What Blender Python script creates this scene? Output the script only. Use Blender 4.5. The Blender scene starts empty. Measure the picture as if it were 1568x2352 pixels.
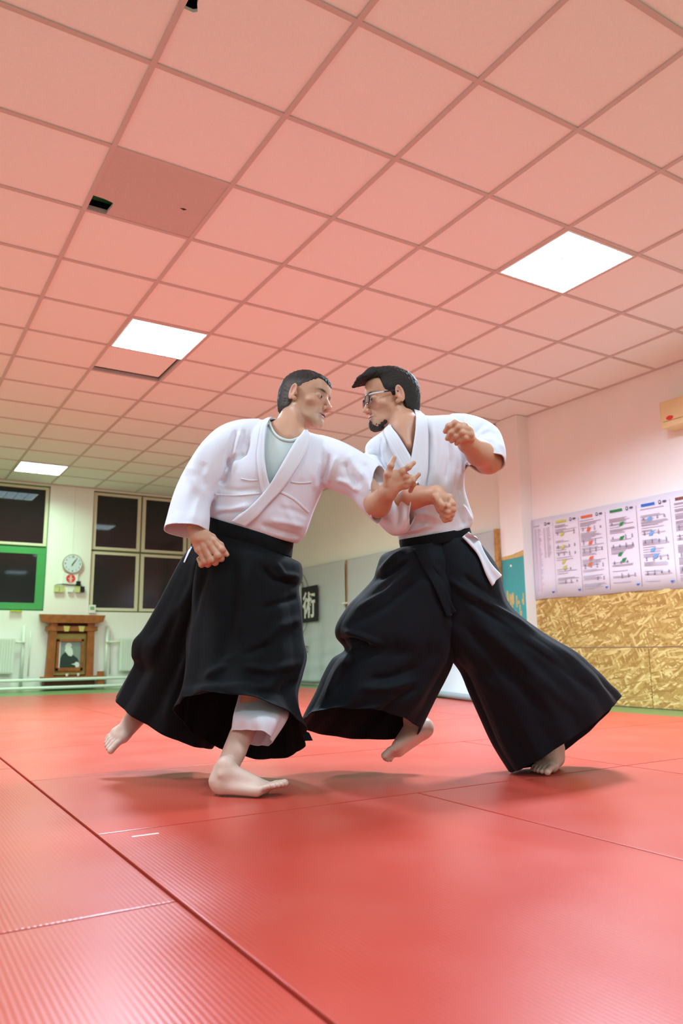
import bpy, bmesh, math, random
import numpy as np
from mathutils import Vector, Matrix

SC = bpy.context.scene
COL = SC.collection
random.seed(5)
# ------------------------------------------------------------------ camera
FPX = 1747.147
YAW, PITCH, ROLL = 0.548341, 0.178673, -0.00975046
CZ = 2.85                                     # ceiling height
CAM = np.array([-0.777854, -2.702316, CZ - 2.340626])
def _rot():
    f = np.array([math.sin(YAW)*math.cos(PITCH), math.cos(YAW)*math.cos(PITCH), math.sin(PITCH)])
    r = np.array([math.cos(YAW), -math.sin(YAW), 0.0]); d = np.cross(f, r)
    c, s = math.cos(ROLL), math.sin(ROLL)
    return np.array([[c, -s, 0], [s, c, 0], [0, 0, 1]]) @ np.array([r, d, f])
RC = _rot()                                   # rows: right, down, forward
RIGHT, DOWN, FWD = RC
def P(u, v, d):                               # a point seen at (u, v), d metres in front of the camera
    return CAM + d*(FWD + RIGHT*(u-784)/FPX + DOWN*(v-1176)/FPX)
def UV(p):
    q = (np.asarray(p) - CAM) @ RC.T
    return FPX*q[..., 0]/q[..., 2]+784, FPX*q[..., 1]/q[..., 2]+1176
cam = bpy.data.cameras.new('camera')
co = bpy.data.objects.new('camera', cam); COL.objects.link(co)
co.matrix_world = Matrix(((RIGHT[0], -DOWN[0], -FWD[0], CAM[0]), (RIGHT[1], -DOWN[1], -FWD[1], CAM[1]),
                          (RIGHT[2], -DOWN[2], -FWD[2], CAM[2]), (0, 0, 0, 1)))
cam.sensor_fit = 'VERTICAL'; cam.sensor_height = 36; cam.lens = FPX/2352*36
cam.clip_start = 0.02; cam.clip_end = 200
cam.dof.use_dof = True; cam.dof.focus_distance = 2.75; cam.dof.aperture_fstop = 3.5
SC.camera = co
# ------------------------------------------------------------------ world, exposure
w = bpy.data.worlds.new('night'); SC.world = w; w.use_nodes = True
w.node_tree.nodes['Background'].inputs[0].default_value = (0.010, 0.012, 0.02, 1)
w.node_tree.nodes['Background'].inputs[1].default_value = 1.0
SC.view_settings.view_transform = 'Standard'; SC.view_settings.look = 'None'
SC.view_settings.exposure = 0.74; SC.view_settings.gamma = 1.0; SC.view_settings.use_curve_mapping = False
SC.cycles.use_denoising = True; SC.cycles.denoising_input_passes = 'RGB_ALBEDO_NORMAL'
SC.cycles.max_bounces = 10; SC.cycles.diffuse_bounces = 6; SC.cycles.sample_clamp_indirect = 6
LAMP_COL = (0.76, 0.985, 1.18); LAMP_GLOW = 3.0; LAMP_W = 54.0; LAMP_SPREAD = 156
# ------------------------------------------------------------------ materials
def mat(name, col, rough=0.6, spec=0.3, metal=0.0, noise=0.0, nscale=20, bump=0.0, bscale=200, emit=None, estr=0, trans=0, coat=0.0, sheen=0.0, sss=0.0):
    m = bpy.data.materials.new(name); m.use_nodes = True
    nt = m.node_tree; b = nt.nodes['Principled BSDF']
    b.inputs['Base Color'].default_value = (*col, 1); b.inputs['Roughness'].default_value = rough
    b.inputs['Specular IOR Level'].default_value = spec; b.inputs['Metallic'].default_value = metal
    b.inputs['Transmission Weight'].default_value = trans; b.inputs['Coat Weight'].default_value = coat
    b.inputs['Sheen Weight'].default_value = sheen
    if sss:
        b.inputs['Subsurface Weight'].default_value = sss; b.inputs['Subsurface Radius'].default_value = (1, .35, .2); b.inputs['Subsurface Scale'].default_value = .006
    if emit:
        b.inputs['Emission Color'].default_value = (*emit, 1); b.inputs['Emission Strength'].default_value = estr
    tc = nt.nodes.new('ShaderNodeTexCoord')
    if noise:
        n = nt.nodes.new('ShaderNodeTexNoise'); n.inputs['Scale'].default_value = nscale; n.inputs['Detail'].default_value = 5
        nt.links.new(tc.outputs['Object'], n.inputs['Vector'])
        r = nt.nodes.new('ShaderNodeValToRGB')
        r.color_ramp.elements[0].position = .3; r.color_ramp.elements[1].position = .7
        r.color_ramp.elements[0].color = (*[c*(1-noise) for c in col], 1); r.color_ramp.elements[1].color = (*[min(1, c*(1+noise)) for c in col], 1)
        nt.links.new(n.outputs['Fac'], r.inputs['Fac']); nt.links.new(r.outputs['Color'], b.inputs['Base Color'])
    if bump:
        n2 = nt.nodes.new('ShaderNodeTexNoise'); n2.inputs['Scale'].default_value = bscale; n2.inputs['Detail'].default_value = 4
        nt.links.new(tc.outputs['Object'], n2.inputs['Vector'])
        bp = nt.nodes.new('ShaderNodeBump'); bp.inputs['Strength'].default_value = bump; bp.inputs['Distance'].default_value = .004
        nt.links.new(n2.outputs['Fac'], bp.inputs['Height']); nt.links.new(bp.outputs['Normal'], b.inputs['Normal'])
    return m

def mat_tatami(name, col, angle):
    m = mat(name, col, rough=0.36, spec=0.5)
    nt = m.node_tree; b = nt.nodes['Principled BSDF']; L = nt.links.new
    tc = nt.nodes.new('ShaderNodeTexCoord')
    # embossed rice-straw ribs
    wv = nt.nodes.new('ShaderNodeTexWave'); wv.wave_type = 'BANDS'; wv.bands_direction = 'X' if angle == 0 else 'Y'
    wv.inputs['Scale'].default_value = 32; wv.inputs['Distortion'].default_value = 0
    wv2 = nt.nodes.new('ShaderNodeTexWave'); wv2.wave_type = 'BANDS'; wv2.bands_direction = 'Y' if angle == 0 else 'X'
    wv2.inputs['Scale'].default_value = 60
    n = nt.nodes.new('ShaderNodeTexNoise'); n.inputs['Scale'].default_value = 3.5; n.inputs['Detail'].default_value = 2
    mp = nt.nodes.new('ShaderNodeMapping'); mp.inputs['Scale'].default_value = (1, 1, 1) if angle == 0 else (1, 1, 1)
    for t in (wv, wv2, mp): L(tc.outputs['Object'], t.inputs['Vector'])
    L(mp.outputs['Vector'], n.inputs['Vector'])
    ad = nt.nodes.new('ShaderNodeMath'); ad.operation = 'MULTIPLY_ADD'; ad.inputs[1].default_value = .0
    L(wv2.outputs['Fac'], ad.inputs[0]); L(wv.outputs['Fac'], ad.inputs[2])
    bp = nt.nodes.new('ShaderNodeBump'); bp.inputs['Strength'].default_value = .15; bp.inputs['Distance'].default_value = .0012
    L(ad.outputs[0], bp.inputs['Height']); L(bp.outputs['Normal'], b.inputs['Normal'])
    # worn, scuffed patches are paler and rougher
    r = nt.nodes.new('ShaderNodeValToRGB'); r.color_ramp.elements[0].position = .35; r.color_ramp.elements[1].position = .75
    r.color_ramp.elements[0].color = (*col, 1); r.color_ramp.elements[1].color = (min(1, col[0]*1.02+.01), col[1]*1.25+.01, col[2]*1.25+.01, 1)
    L(n.outputs['Fac'], r.inputs['Fac']); L(r.outputs['Color'], b.inputs['Base Color'])
    rr = nt.nodes.new('ShaderNodeMapRange'); rr.inputs['To Min'].default_value = .285; rr.inputs['To Max'].default_value = .36
    L(n.outputs['Fac'], rr.inputs['Value']); L(rr.outputs['Result'], b.inputs['Roughness'])
    return m

def mat_osb(name):
    m = mat(name, (.6, .38, .13), rough=.55, spec=.3)
    nt = m.node_tree; b = nt.nodes['Principled BSDF']; L = nt.links.new
    tc = nt.nodes.new('ShaderNodeTexCoord')
    prev = None
    nz = nt.nodes.new('ShaderNodeTexNoise'); nz.inputs['Scale'].default_value = 7; L(tc.outputs['Object'], nz.inputs['Vector'])
    mxv = nt.nodes.new('ShaderNodeVectorMath'); mxv.operation = 'MULTIPLY_ADD'; mxv.inputs[1].default_value = (.035, .035, .035); L(nz.outputs['Color'], mxv.inputs[0]); L(tc.outputs['Object'], mxv.inputs[2])
    for k, (rot, sc_) in enumerate(((1.2, (3, 48, 9)), (.35, (3, 60, 8)), (2.2, (3, 55, 10)), (1.75, (3, 85, 9)))):
        mr = nt.nodes.new('ShaderNodeMapping'); mr.inputs['Rotation'].default_value = (rot, 0, 0)
        mp = nt.nodes.new('ShaderNodeMapping'); mp.inputs['Scale'].default_value = sc_; mp.inputs['Location'].default_value = (k*3.3, k*1.7, k)
        v = nt.nodes.new('ShaderNodeTexVoronoi'); v.inputs['Scale'].default_value = 1.0
        L(mxv.outputs[0], mr.inputs['Vector']); L(mr.outputs['Vector'], mp.inputs['Vector']); L(mp.outputs['Vector'], v.inputs['Vector'])
        s = nt.nodes.new('ShaderNodeSeparateColor'); L(v.outputs['Color'], s.inputs['Color'])
        if prev is None: prev = s.outputs['Red']
        else:
            mx = nt.nodes.new('ShaderNodeMix'); mx.data_type = 'FLOAT'
            gt = nt.nodes.new('ShaderNodeMath'); gt.operation = 'GREATER_THAN'; gt.inputs[1].default_value = (.5, .5, .6, .8)[k]; L(s.outputs['Green'], gt.inputs[0])
            L(gt.outputs[0], mx.inputs['Factor']); L(prev, mx.inputs['A']); L(s.outputs['Red'], mx.inputs['B']); prev = mx.outputs['Result']
    r = nt.nodes.new('ShaderNodeValToRGB'); e = r.color_ramp.elements
    e[0].color = (.36, .18, .045, 1); e[1].color = (.80, .58, .24, 1); e[1].position = 1
    e2 = e.new(.6); e2.color = (.52, .31, .09, 1)
    L(prev, r.inputs['Fac']); L(r.outputs['Color'], b.inputs['Base Color'])
    return m

M = {}
M['white_wall'] = mat('wall_paint', (.90, .88, .86), .75, .2, noise=.02, nscale=2, bump=.1, bscale=60)
M['ceiling'] = mat('ceiling_tile', (.92, .95, .95), .9, .1, noise=.02, nscale=90, bump=.3, bscale=350)
M['grid'] = mat('ceiling_grid_paint', (.62, .55, .53), .5, .3)
M['old_tile'] = mat('old_ceiling_tile', (.62, .55, .52), .9, .1, noise=.03, nscale=60)
M['floor'] = mat('green_linoleum', (.16, .26, .08), .35, .5, noise=.08, nscale=6)
M['mat_a'] = mat_tatami('red_vinyl_across', (.49, .054, .034), 0)
M['mat_b'] = mat_tatami('red_vinyl_along', (.49, .054, .034), 1)
M['lamp_metal'] = mat('lamp_white_metal', (.85, .86, .86), .4)
M['lamp_glow'] = mat('lamp_glow', (1, 1, 1), emit=LAMP_COL, estr=LAMP_GLOW)
M['louvre'] = mat('lamp_louvre', (.10, .16, .15), .3, .5)
M['void'] = mat('void_shade', (.05, .03, .025), .9)  # near-black colour stands in for the unlit space above the tiles
M['void_green'] = mat('insulation_green', (.03, .30, .12), .9)
M['frame'] = mat('window_cream', (.72, .66, .52), .45, .4)
M['green'] = mat('window_green', (.06, .33, .10), .4, .5)
M['green_dark'] = mat('window_seal_green', (.16, .20, .08), .5)
M['glass'] = mat('night_glass', (.015, .014, .018), .04, .5)
M['black'] = mat('black_plastic', (.012, .014, .016), .4)
M['white_paint'] = mat('white_enamel', (.74, .80, .72), .35, .5)
M['white_plastic'] = mat('white_plastic', (.82, .83, .80), .4)
M['wood'] = mat('shrine_wood', (.34, .10, .022), .5, .35, noise=.25, nscale=14)
M['wood_and_shade'] = mat('shrine_wood_and_shade', (.12, .045, .02), .6)  # dark wood, also used as painted shade under the shelf
M['raffia'] = mat('shrine_gold_cloth', (.45, .36, .12), .8, noise=.4, nscale=120)
M['paper'] = mat('paper', (.86, .85, .84), .7)
M['grey_photo'] = mat('photo_grey', (.26, .32, .30), .4)
M['photo_dark'] = mat('photo_dark', (.025, .05, .04), .4)
M['photo_skin'] = mat('photo_pale', (.72, .80, .76), .4)
M['osb'] = mat_osb('osb_board')
M['wood_strip'] = mat('wood_strip', (.46, .23, .07), .6, noise=.3, nscale=30)
M['turq'] = mat('turquoise_paint', (.07, .36, .36), .6)
M['tarp'] = mat('white_tarp', (.58, .60, .66), .4, .4, bump=.25, bscale=3)
M['chrome'] = mat('clock_rim', (.55, .52, .42), .25, .5, metal=.8)
M['ink'] = mat('ink_black', (.02, .02, .025), .6)
M['ac'] = mat('ac_plastic', (.80, .66, .36), .5)
M['red'] = mat('red_ink', (.75, .05, .05), .5)
M['skin'] = None
# ------------------------------------------------------------------ mesh helpers
def box(bm, x0, x1, y0, y1, z0, z1, bev=0.0):
    vs = [bm.verts.new((x, y, z)) for z in (z0, z1) for x, y in ((x0, y0), (x1, y0), (x1, y1), (x0, y1))]
    fs = []
    for f in ((3, 2, 1, 0), (4, 5, 6, 7), (0, 1, 5, 4), (1, 2, 6, 5), (2, 3, 7, 6), (3, 0, 4, 7)):
        fs.append(bm.faces.new([vs[i] for i in f]))
    if bev:
        ed = list({e for f in fs for e in f.edges})
        bmesh.ops.bevel(bm, geom=ed, offset=bev, segments=2, affect='EDGES', profile=.7)
def tube(bm, pts, r, n=12, caps=True):
    pts = [np.asarray(p, float) for p in pts]; rs = r if hasattr(r, '__len__') else [r]*len(pts)
    rings = []; up = None
    for i, p in enumerate(pts):
        t = pts[min(i+1, len(pts)-1)]-pts[max(i-1, 0)]; t = t/np.linalg.norm(t)
        if up is None: up = np.array([0, 0, 1.]) if abs(t[2]) < .9 else np.array([1., 0, 0])
        a = np.cross(t, up); a /= np.linalg.norm(a); b = np.cross(a, t); up = b
        rings.append([bm.verts.new(p+rs[i]*(math.cos(k*2*math.pi/n)*a+math.sin(k*2*math.pi/n)*b)) for k in range(n)])
    for A, B in zip(rings, rings[1:]):
        for k in range(n): bm.faces.new((A[k], A[(k+1) % n], B[(k+1) % n], B[k]))
    if caps: bm.faces.new(rings[0][::-1]); bm.faces.new(rings[-1])
def disc(bm, c, r, axis, depth, n=40, sy=1.0):
    # short cylinder centred at c, axis 'x' or 'y'
    A, B = [], []
    for k in range(n):
        a = 2*math.pi*k/n; s, t = r*math.cos(a), r*sy*math.sin(a)
        if axis == 'y': A.append(bm.verts.new((c[0]+s, c[1]-depth/2, c[2]+t))); B.append(bm.verts.new((c[0]+s, c[1]+depth/2, c[2]+t)))
        else: A.append(bm.verts.new((c[0]-depth/2, c[1]+s, c[2]+t))); B.append(bm.verts.new((c[0]+depth/2, c[1]+s, c[2]+t)))
    bm.faces.new(A); bm.faces.new(B[::-1])
    for k in range(n): bm.faces.new((A[k], B[k], B[(k+1) % n], A[(k+1) % n]))
def prism(bm, poly, axis, a0, a1):
    # polygon in (x,z) for axis y, or (y,z) for axis x, extruded a0..a1
    f = (lambda p, a: (p[0], a, p[1])) if axis == 'y' else ((lambda p, a: (a, p[0], p[1])) if axis == 'x' else (lambda p, a: (p[0], p[1], a)))
    A = [bm.verts.new(f(p, a0)) for p in poly]; B = [bm.verts.new(f(p, a1)) for p in poly]; n = len(poly)
    bm.faces.new(A); bm.faces.new(B[::-1])
    for k in range(n): bm.faces.new((A[k], B[k], B[(k+1) % n], A[(k+1) % n]))
def tag(o, label=None, cat=None, group=None, kind=None):
    if label: o['label'] = label
    if cat: o['category'] = cat
    if group: o['group'] = group
    if kind: o['kind'] = kind
    return o
def obj(name, bm, m, parent=None, smooth=False, loc=None):
    me = bpy.data.meshes.new(name); bmesh.ops.recalc_face_normals(bm, faces=bm.faces); 
    if loc is not None: bmesh.ops.translate(bm, verts=bm.verts, vec=[-c for c in loc])
    bm.to_mesh(me); bm.free()
    if isinstance(m, (list, tuple)):
        for q in m: me.materials.append(q)
    else: me.materials.append(m)
    if smooth: me.polygons.foreach_set('use_smooth', [True]*len(me.polygons))
    o = bpy.data.objects.new(name, me); COL.objects.link(o)
    if loc is not None and parent is None: o.location = loc
    if parent is not None: o.parent = parent
    return o
def thing(name, label, cat, loc, group=None):
    o = bpy.data.objects.new(name, None); COL.objects.link(o); o.location = loc; o.empty_display_size = .1
    return tag(o, label, cat, group)
def sub(name, bm, m, root, smooth=False):     # part whose bmesh was made in world coordinates
    p = root; off = Vector((0, 0, 0))
    while p is not None: off += p.location; p = p.parent
    bmesh.ops.translate(bm, verts=bm.verts, vec=-off)
    return obj(name, bm, m, root, smooth)
def struct(name, bm, m, parent=None, smooth=False):
    o = obj(name, bm, m, parent, smooth)
    if parent is None: o['kind'] = 'structure'
    return o
NB = bmesh.new
def text_bm(s, size, to_world, bold=0.0, depth=.001):
    cu = bpy.data.curves.new('lettering', 'FONT'); cu.body = s; cu.size = size; cu.extrude = depth; cu.offset = bold
    o = bpy.data.objects.new('lettering', cu); COL.objects.link(o)
    dg = bpy.context.evaluated_depsgraph_get(); me = bpy.data.meshes.new_from_object(o.evaluated_get(dg))
    bm = NB(); bm.from_mesh(me); bpy.data.objects.remove(o); bpy.data.curves.remove(cu); bpy.data.meshes.remove(me)
    for v in bm.verts: v.co = to_world(v.co.x, v.co.y, v.co.z)
    return bm

# ================================================================== ROOM
XL, XR, YF, YB = -4.2, 4.8, -6.6, 8.45
bm = NB(); box(bm, XL-.2, XR+.2, YF-.2, YB+.2, -.2, 0); struct('floor', bm, M['floor'])
T = .6
# ceiling: tiles between bars, each tile a bevelled slab seen as the pattern of one ceiling
lamps = [(0, 4), (4, 1), (12, 1), (8, 4), (-4, 1), (-8, 4), (0, -2), (8, -2), (-8, -2), (4, -5), (12, -5), (-4, -5)]
skip = set(lamps) | {(-1, 0), (1, 0), (5, 1), (5, 7)}
bm = NB(); grid = NB()
g = .012
def tilebox(b, r, c, z=0.008, g=g):
    box(b, max(c*T+g, XL), min((c+1)*T-g, XR), max(r*T+g, YF), min((r+1)*T-g, YB), CZ+z, CZ+z+.015)
for r in range(-11, 15):
    for c in range(-7, 8):
        if (r, c) in skip: continue
        if r*T+g >= YB-.01: continue
        tilebox(bm, r, c)
ceil = struct('ceiling', bm, M['ceiling'])
for c in range(-7, 9): box(grid, max(c*T-g, XL), min(c*T+g, XR), YF, YB, CZ, CZ+.03)
for r in range(-11, 15): box(grid, XL, XR, r*T-g, r*T+g, CZ+.0006, CZ+.03)
box(grid, XR-.022, XR, YF, YB, CZ-.003, CZ+.01); box(grid, XL, XR, YB-.022, YB, CZ-.003, CZ+.01)
struct('ceiling_grid', grid, M['grid'], ceil)
# broken / replaced / shifted tiles
def poly_tile(poly, z0, z1, name, m, label):
    b = NB(); prism(b, poly, 'z', z0, z1); o = obj(name, b, m, None, loc=(poly[0][0], poly[0][1], z0)); tag(o, label, 'ceiling tile'); return o
x0, x1, y0, y1 = g, T-g, T+g, 2*T-g
b = NB()
prism(b, [(x0, y0), (x1, y0), (x1, y1), (.115, y1), (.118, 1.155), (.125, 1.10), (.122, 1.065), (.075, 1.05), (x0, 1.045)], 'z', CZ+.004, CZ+.02)
o = obj('ceiling_tile', b, M['old_tile'], loc=(.3, .9, CZ)); tag(o, 'duller brownish replacement ceiling tile with a broken corner hole', 'ceiling tile')
b = NB(); prism(b, [(.44, .93), (.46, .92), (.48, .925), (.465, .94)], 'z', CZ+.0035, CZ+.0039); h = obj('hole', b, M['void'], o); h.data.transform(Matrix.Translation((-.3, -.9, -CZ)))  # flat dark chip on the tile, painted to read as a shaded hole
b = NB(); box(b, .0, .2, 1.03, 1.2, CZ+.075, CZ+.08); struct('trim_1', b, M['void_green'])
b = NB(); y0, y1 = -T+g, -g
prism(b, [(x0, y0), (x1, y0), (x1, y1), (x0, y1), (x0, -.318), (.05, -.318), (.064, -.33), (.05, -.36), (.045, -.40), (x0, -.41)], 'z', CZ+.008, CZ+.023)
o = obj('ceiling_tile', b, M['ceiling'], loc=(.3, -.3, CZ)); tag(o, 'near ceiling tile with a small black corner hole at the top of the photo', 'ceiling tile')
# the tile below the bright left lamp has slid up on the bars, a black gap at its far side
b = NB(); box(b, .6-.02, 1.2-.035, 5*T-.03, 6*T-.075, -.008, .008)
o = obj('ceiling_tile', b, M['ceiling']); o.location = (0, 0, CZ+.022); tag(o, 'displaced ceiling tile leaving a dark gap beside the left lamp', 'ceiling tile')
b = NB(); box(b, 7*T+.012, 8*T-.03, 4.86*T+.012, 5*T-.0, CZ+.03, CZ+.045)
box(b, 7*T+.012, 8*T-.07, 5*T+.03, 6*T-.012, CZ+.03, CZ+.045)
o = obj('ceiling_tile', b, M['ceiling'], loc=(4.5, 3.3, CZ)); tag(o, 'lifted ceiling tile with a dark gap beside the white pilaster', 'ceiling tile')
bm = NB(); box(bm, XL-.2, XR+.2, YF-.2, YB+.2, CZ+.25, CZ+.3); struct('ceiling_slab', bm, M['void'])
# walls
bm = NB(); box(bm, XR, XR+.2, YF, YB+.2, 0, CZ+.3); struct('wall_right', bm, M['white_wall'])
bm = NB(); box(bm, XL-.2, XL, YF, YB+.2, 0, CZ+.3); struct('wall_left', bm, M['white_wall'])
bm = NB(); box(bm, XL-.2, XR+.2, YF-.2, YF, 0, CZ+.3); struct('wall_front', bm, M['white_wall'])
# back wall with window openings
WZ0, WZ1 = 1.07, 2.83
wins = [(-3.3, -1.1), (-1.1+.4, 1.21), (1.81, 3.98)]
bm = NB()
box(bm, XL, XR, YB, YB+.2, 0, WZ0); box(bm, XL, XR, YB, YB+.2, WZ1, CZ+.3)
xs = [XL]+[v for w_ in wins for v in w_]+[XR]
for i in range(0, len(xs), 2): box(bm, xs[i], xs[i+1], YB, YB+.2, WZ0, WZ1)
box(bm, XL, XR, YB+.12, YB+.2, WZ0, WZ1)      # night backing behind the panes
struct('wall_back', bm, M['white_wall'])
def window(n, x0, x1, cols, green=False):
    y = YB+.03; z0, z1 = WZ0, WZ1; zm = 1.955
    fr = NB(); box(fr, x0, x1, y+.03, y+.07, z0, z0+.03); box(fr, x0, x1, y+.03, y+.07, z1-.03, z1); box(fr, x0, x0+.02, y+.03, y+.07, z0, z1); box(fr, x1-.02, x1, y+.03, y+.07, z0, z1)
    W = (x1-x0)/cols
    for k in range(1, cols): box(fr, x0+k*W-.015, x0+k*W+.015, y+.035, y+.07, z0, z1)
    box(fr, x0, x1, y+.034, y+.07, zm-.02, zm+.02)
    win = struct('window_%d' % n, fr, M['green'] if green else M['green_dark'])
    for k in range(cols):
        for j, (a, b_) in enumerate(((z0+.02, zm-.015), (zm+.015, z1-.02))):
            xa, xb = x0+k*W+.012, x0+(k+1)*W-.012
            t = .05 if not green else (.11 if j == 0 else .045)
            s = NB(); yy = y+.005
            box(s, xa, xb, yy, yy+.03, a, a+t*.8, .004); box(s, xa, xb, yy, yy+.03, b_-t*.8, b_, .004)
            box(s, xa, xa+t, yy, yy+.03, a+t*.8, b_-t*.8); box(s, xb-t, xb, yy, yy+.03, a+t*.8, b_-t*.8)
            sash = struct('window_sash', s, M['green'] if (green and j == 0) else M['frame'], win)
            p = NB(); box(p, xa+t, xb-t, yy+.012, yy+.018, a+t*.8, b_-t*.8); struct('pane', p, M['glass'], sash)
window(1, *wins[1], 2, True); window(2, *wins[2], 3); window(3, *wins[0], 2)
b = NB(); box(b, .78, .93, YB-.05, YB-.0, WZ0-.012, WZ0-.002, .002); o = obj('sponge', b, mat('yellow_sponge', (.7, .8, .02), .8), loc=(.85, YB-.02, WZ0-.012)); tag(o, 'small bright yellow cloth under the green window frame', 'cloth')
# pilaster by the right wall
bm = NB(); box(bm, 4.65, XR, 2.74, 3.05, 0, CZ); struct('wall_pilaster', bm, M['white_wall'])
bm = NB(); 
prism(bm, [(2.742, 1.40), (3.048, 1.385), (3.048, .55), (2.742, .55)], 'x', 4.646, 4.65)
pil = struct('trim_2', bm, M['turq'])
# ochre worn patches where the turquoise has flaked
bm = NB()
rnd = random.Random(3)
for k in range(26):
    yy = rnd.uniform(2.76, 3.02); zz = rnd.uniform(.72, 1.02); ww = rnd.uniform(.008, .03); hh = rnd.uniform(.03, .12)
    box(bm, 4.6448-k*.00005, 4.646, yy-ww/2, min(yy+ww/2, 3.045), zz-hh/2, zz+hh/2)
prism(bm, [(2.742, 1.40), (3.048, 1.385), (3.048, 1.42), (2.9, 1.43), (2.742, 1.46)], 'x', 4.6445, 4.65)
struct('worn_patches', bm, mat('ochre_plaster', (.62, .42, .16), .8, noise=.15, nscale=40), pil)
bm = NB(); disc(bm, (4.645, 2.92, 1.32), .012, 'x', .004); struct('paint_fleck', bm, M['white_wall'], pil)

# ------------------------------------------------------------------ lamps
def lamp(r, c, label):
    x0, x1, y0, y1 = c*T+g, (c+1)*T-g, r*T+g, (r+1)*T-g
    t = thing('ceiling_light', label, 'ceiling light', ((x0+x1)/2, (y0+y1)/2, CZ))
    b = NB(); e = .012
    box(b, x0, x1, y0, y0+e, CZ-.004, CZ+.05); box(b, x0, x1, y1-e, y1, CZ-.004, CZ+.05); box(b, x0, x0+e, y0+e, y1-e, CZ-.004, CZ+.05); box(b, x1-e, x1, y0+e, y1-e, CZ-.004, CZ+.05)
    sub('frame', b, M['lamp_metal'], t)
    b = NB(); box(b, x0+e, x1-e, y0+e, y1-e, CZ+.004, CZ+.012); sub('diffuser', b, M['lamp_glow'], t)
    b = NB()
    W = (x1-x0)/4
    for k in range(1, 4): box(b, x0+k*W-.004, x0+k*W+.004, y0+e, y1-e, CZ-.003, CZ+.0025)
    sub('louvre', b, M['louvre'], t)
    b = NB()
    for k in range(4):
        for j in range(1, 7):
            xx = x0+(k+.5)*W; yy = y0+(y1-y0)*j/7
            box(b, xx-.0055, xx+.0055, yy-.0055, yy+.0055, CZ-.002, CZ+.0025)
    for j in range(1, 7):
        yy = y0+(y1-y0)*j/7; box(b, x0+.5*W, x0+3.5*W, yy-.0004, yy+.0004, CZ+.0005, CZ+.0012)
    for k in range(4): box(b, x0+(k+.5)*W-.0004, x0+(k+.5)*W+.0004, y0+(y1-y0)/7, y0+(y1-y0)*6/7, CZ+.0005, CZ+.0012)
    sub('louvre_cross', b, M['louvre'], t)
    la = bpy.data.lights.new('lamp_light', 'AREA'); la.shape = 'SQUARE'; la.size = x1-x0-.03; la.energy = LAMP_W*(.45 if r < -1 else .40 if r > 5 else (1.75 if (r, c) in ((0, 4), (4, 1)) else .5)); la.color = LAMP_COL if r < 8 else (.54, 1.0, .62); la.spread = math.radians(LAMP_SPREAD)
    lo = bpy.data.objects.new('lamp_light', la); COL.objects.link(lo); lo.parent = t; lo.location = (0, 0, .0037)
names = {(0, 4): 'large nearest square ceiling light at upper right, louvre blades visible', (4, 1): 'glaring square ceiling light at left above the displaced tile', (12, 1): 'farthest small ceiling light at the left above the green window'}
off = ['square ceiling light hidden behind the left fighter', 'square ceiling light behind the camera, nearer row', 'square ceiling light behind the camera at right', 'square ceiling light outside the frame at left', 'square ceiling light outside the frame at far left', 'square ceiling light behind the camera at left', 'square ceiling light by the left wall', 'square ceiling light in the far left corner', 'square ceiling light at the left rear']
it = iter(off)
for (r, c) in lamps: lamp(r, c, names.get((r, c)) or next(it))

# ------------------------------------------------------------------ tatami mats
MT = .04; PX, PY = 1.04, 1.0; X0, Y0 = -.234, -.573
mats = []                                     # x0,x1,y0,y1
def add(x0, x1, y0, y1, lab, grp=None): mats.append((x0, x1, y0, y1, lab, grp))
XX = lambda k: X0+PX*k
YY = lambda k: Y0+PY*k
add(XX(0), XX(1), YY(-2), YY(0), 'large red foam mat filling the centre foreground')
add(XX(1), XX(2), YY(-2), YY(0), 'red foam mat at the right edge of the foreground, below the standing foot')
add(XX(2), XX(3), YY(-2), YY(0), 'red foam mat along the right edge of the photo, foreground row')
add(XX(3), XX(4), YY(-2), YY(0), 'red foam mat outside the right edge beside the chipboard')
add(XX(0), XX(2), YY(0), YY(1), 'red foam mat under both fighters where their shadows fall')
add(XX(2), XX(4), YY(0), YY(1), 'red foam mat to the right of the right fighter\'s standing foot')
add(XX(0), XX(1), YY(1), YY(2), 'pale shining half mat behind the left fighter\'s raised foot')
add(XX(1), XX(3), YY(1), YY(2), 'red foam mat behind the right fighter')
add(XX(3), XX(4), YY(1), YY(2), 'orange-red half mat beside the green floor strip at right')
add(XX(-1), XX(0), -1.204, .80, 'red foam mat at the left edge, left of the long dark seam')
add(XX(-1), XX(0), -3.2, -1.204, 'red foam mat in the bottom left corner of the photo')
add(XX(-1), XX(0), .80, YY(3), 'red foam mat at the far end of the left column')
add(XX(-2), XX(-1), -2.2, -.2, 'red foam mat outside the left edge')
add(XX(-2), XX(-1), -.2, 1.8, 'red foam mat outside the left edge, farther one')
add(XX(-2), XX(-1), 1.8, YY(3), 'red foam mat outside the left edge, third one')
ROWN = {2: 'nearest', 3: 'second', 4: 'middle', 5: 'fifth', 6: 'farthest'}; ROWN[5] = 'fourth'
for r in range(2, 7):
    s = -2 if r % 2 else -1; cnt_ = 0
    if r < 3: s = 0
    k = s
    if r == 2: add(XX(0), XX(1), YY(2), YY(3), 'pale half mat at the left, second row beyond the raised foot'); k = 1
    while k < 4:
        k2 = min(k+2, 4)
        if k == 0 and r == 2: k2 = 1
        if r == 3 and k == -2: k2 = -1; 
        add(XX(k), XX(k2), YY(r), YY(r+1), 'far red foam mat, %s of the five back rows, %s from the left' % (ROWN[r], ('first', 'second', 'third', 'fourth')[cnt_]), 'far mats'); cnt_ += 1
        k = k2
i = 0
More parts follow.
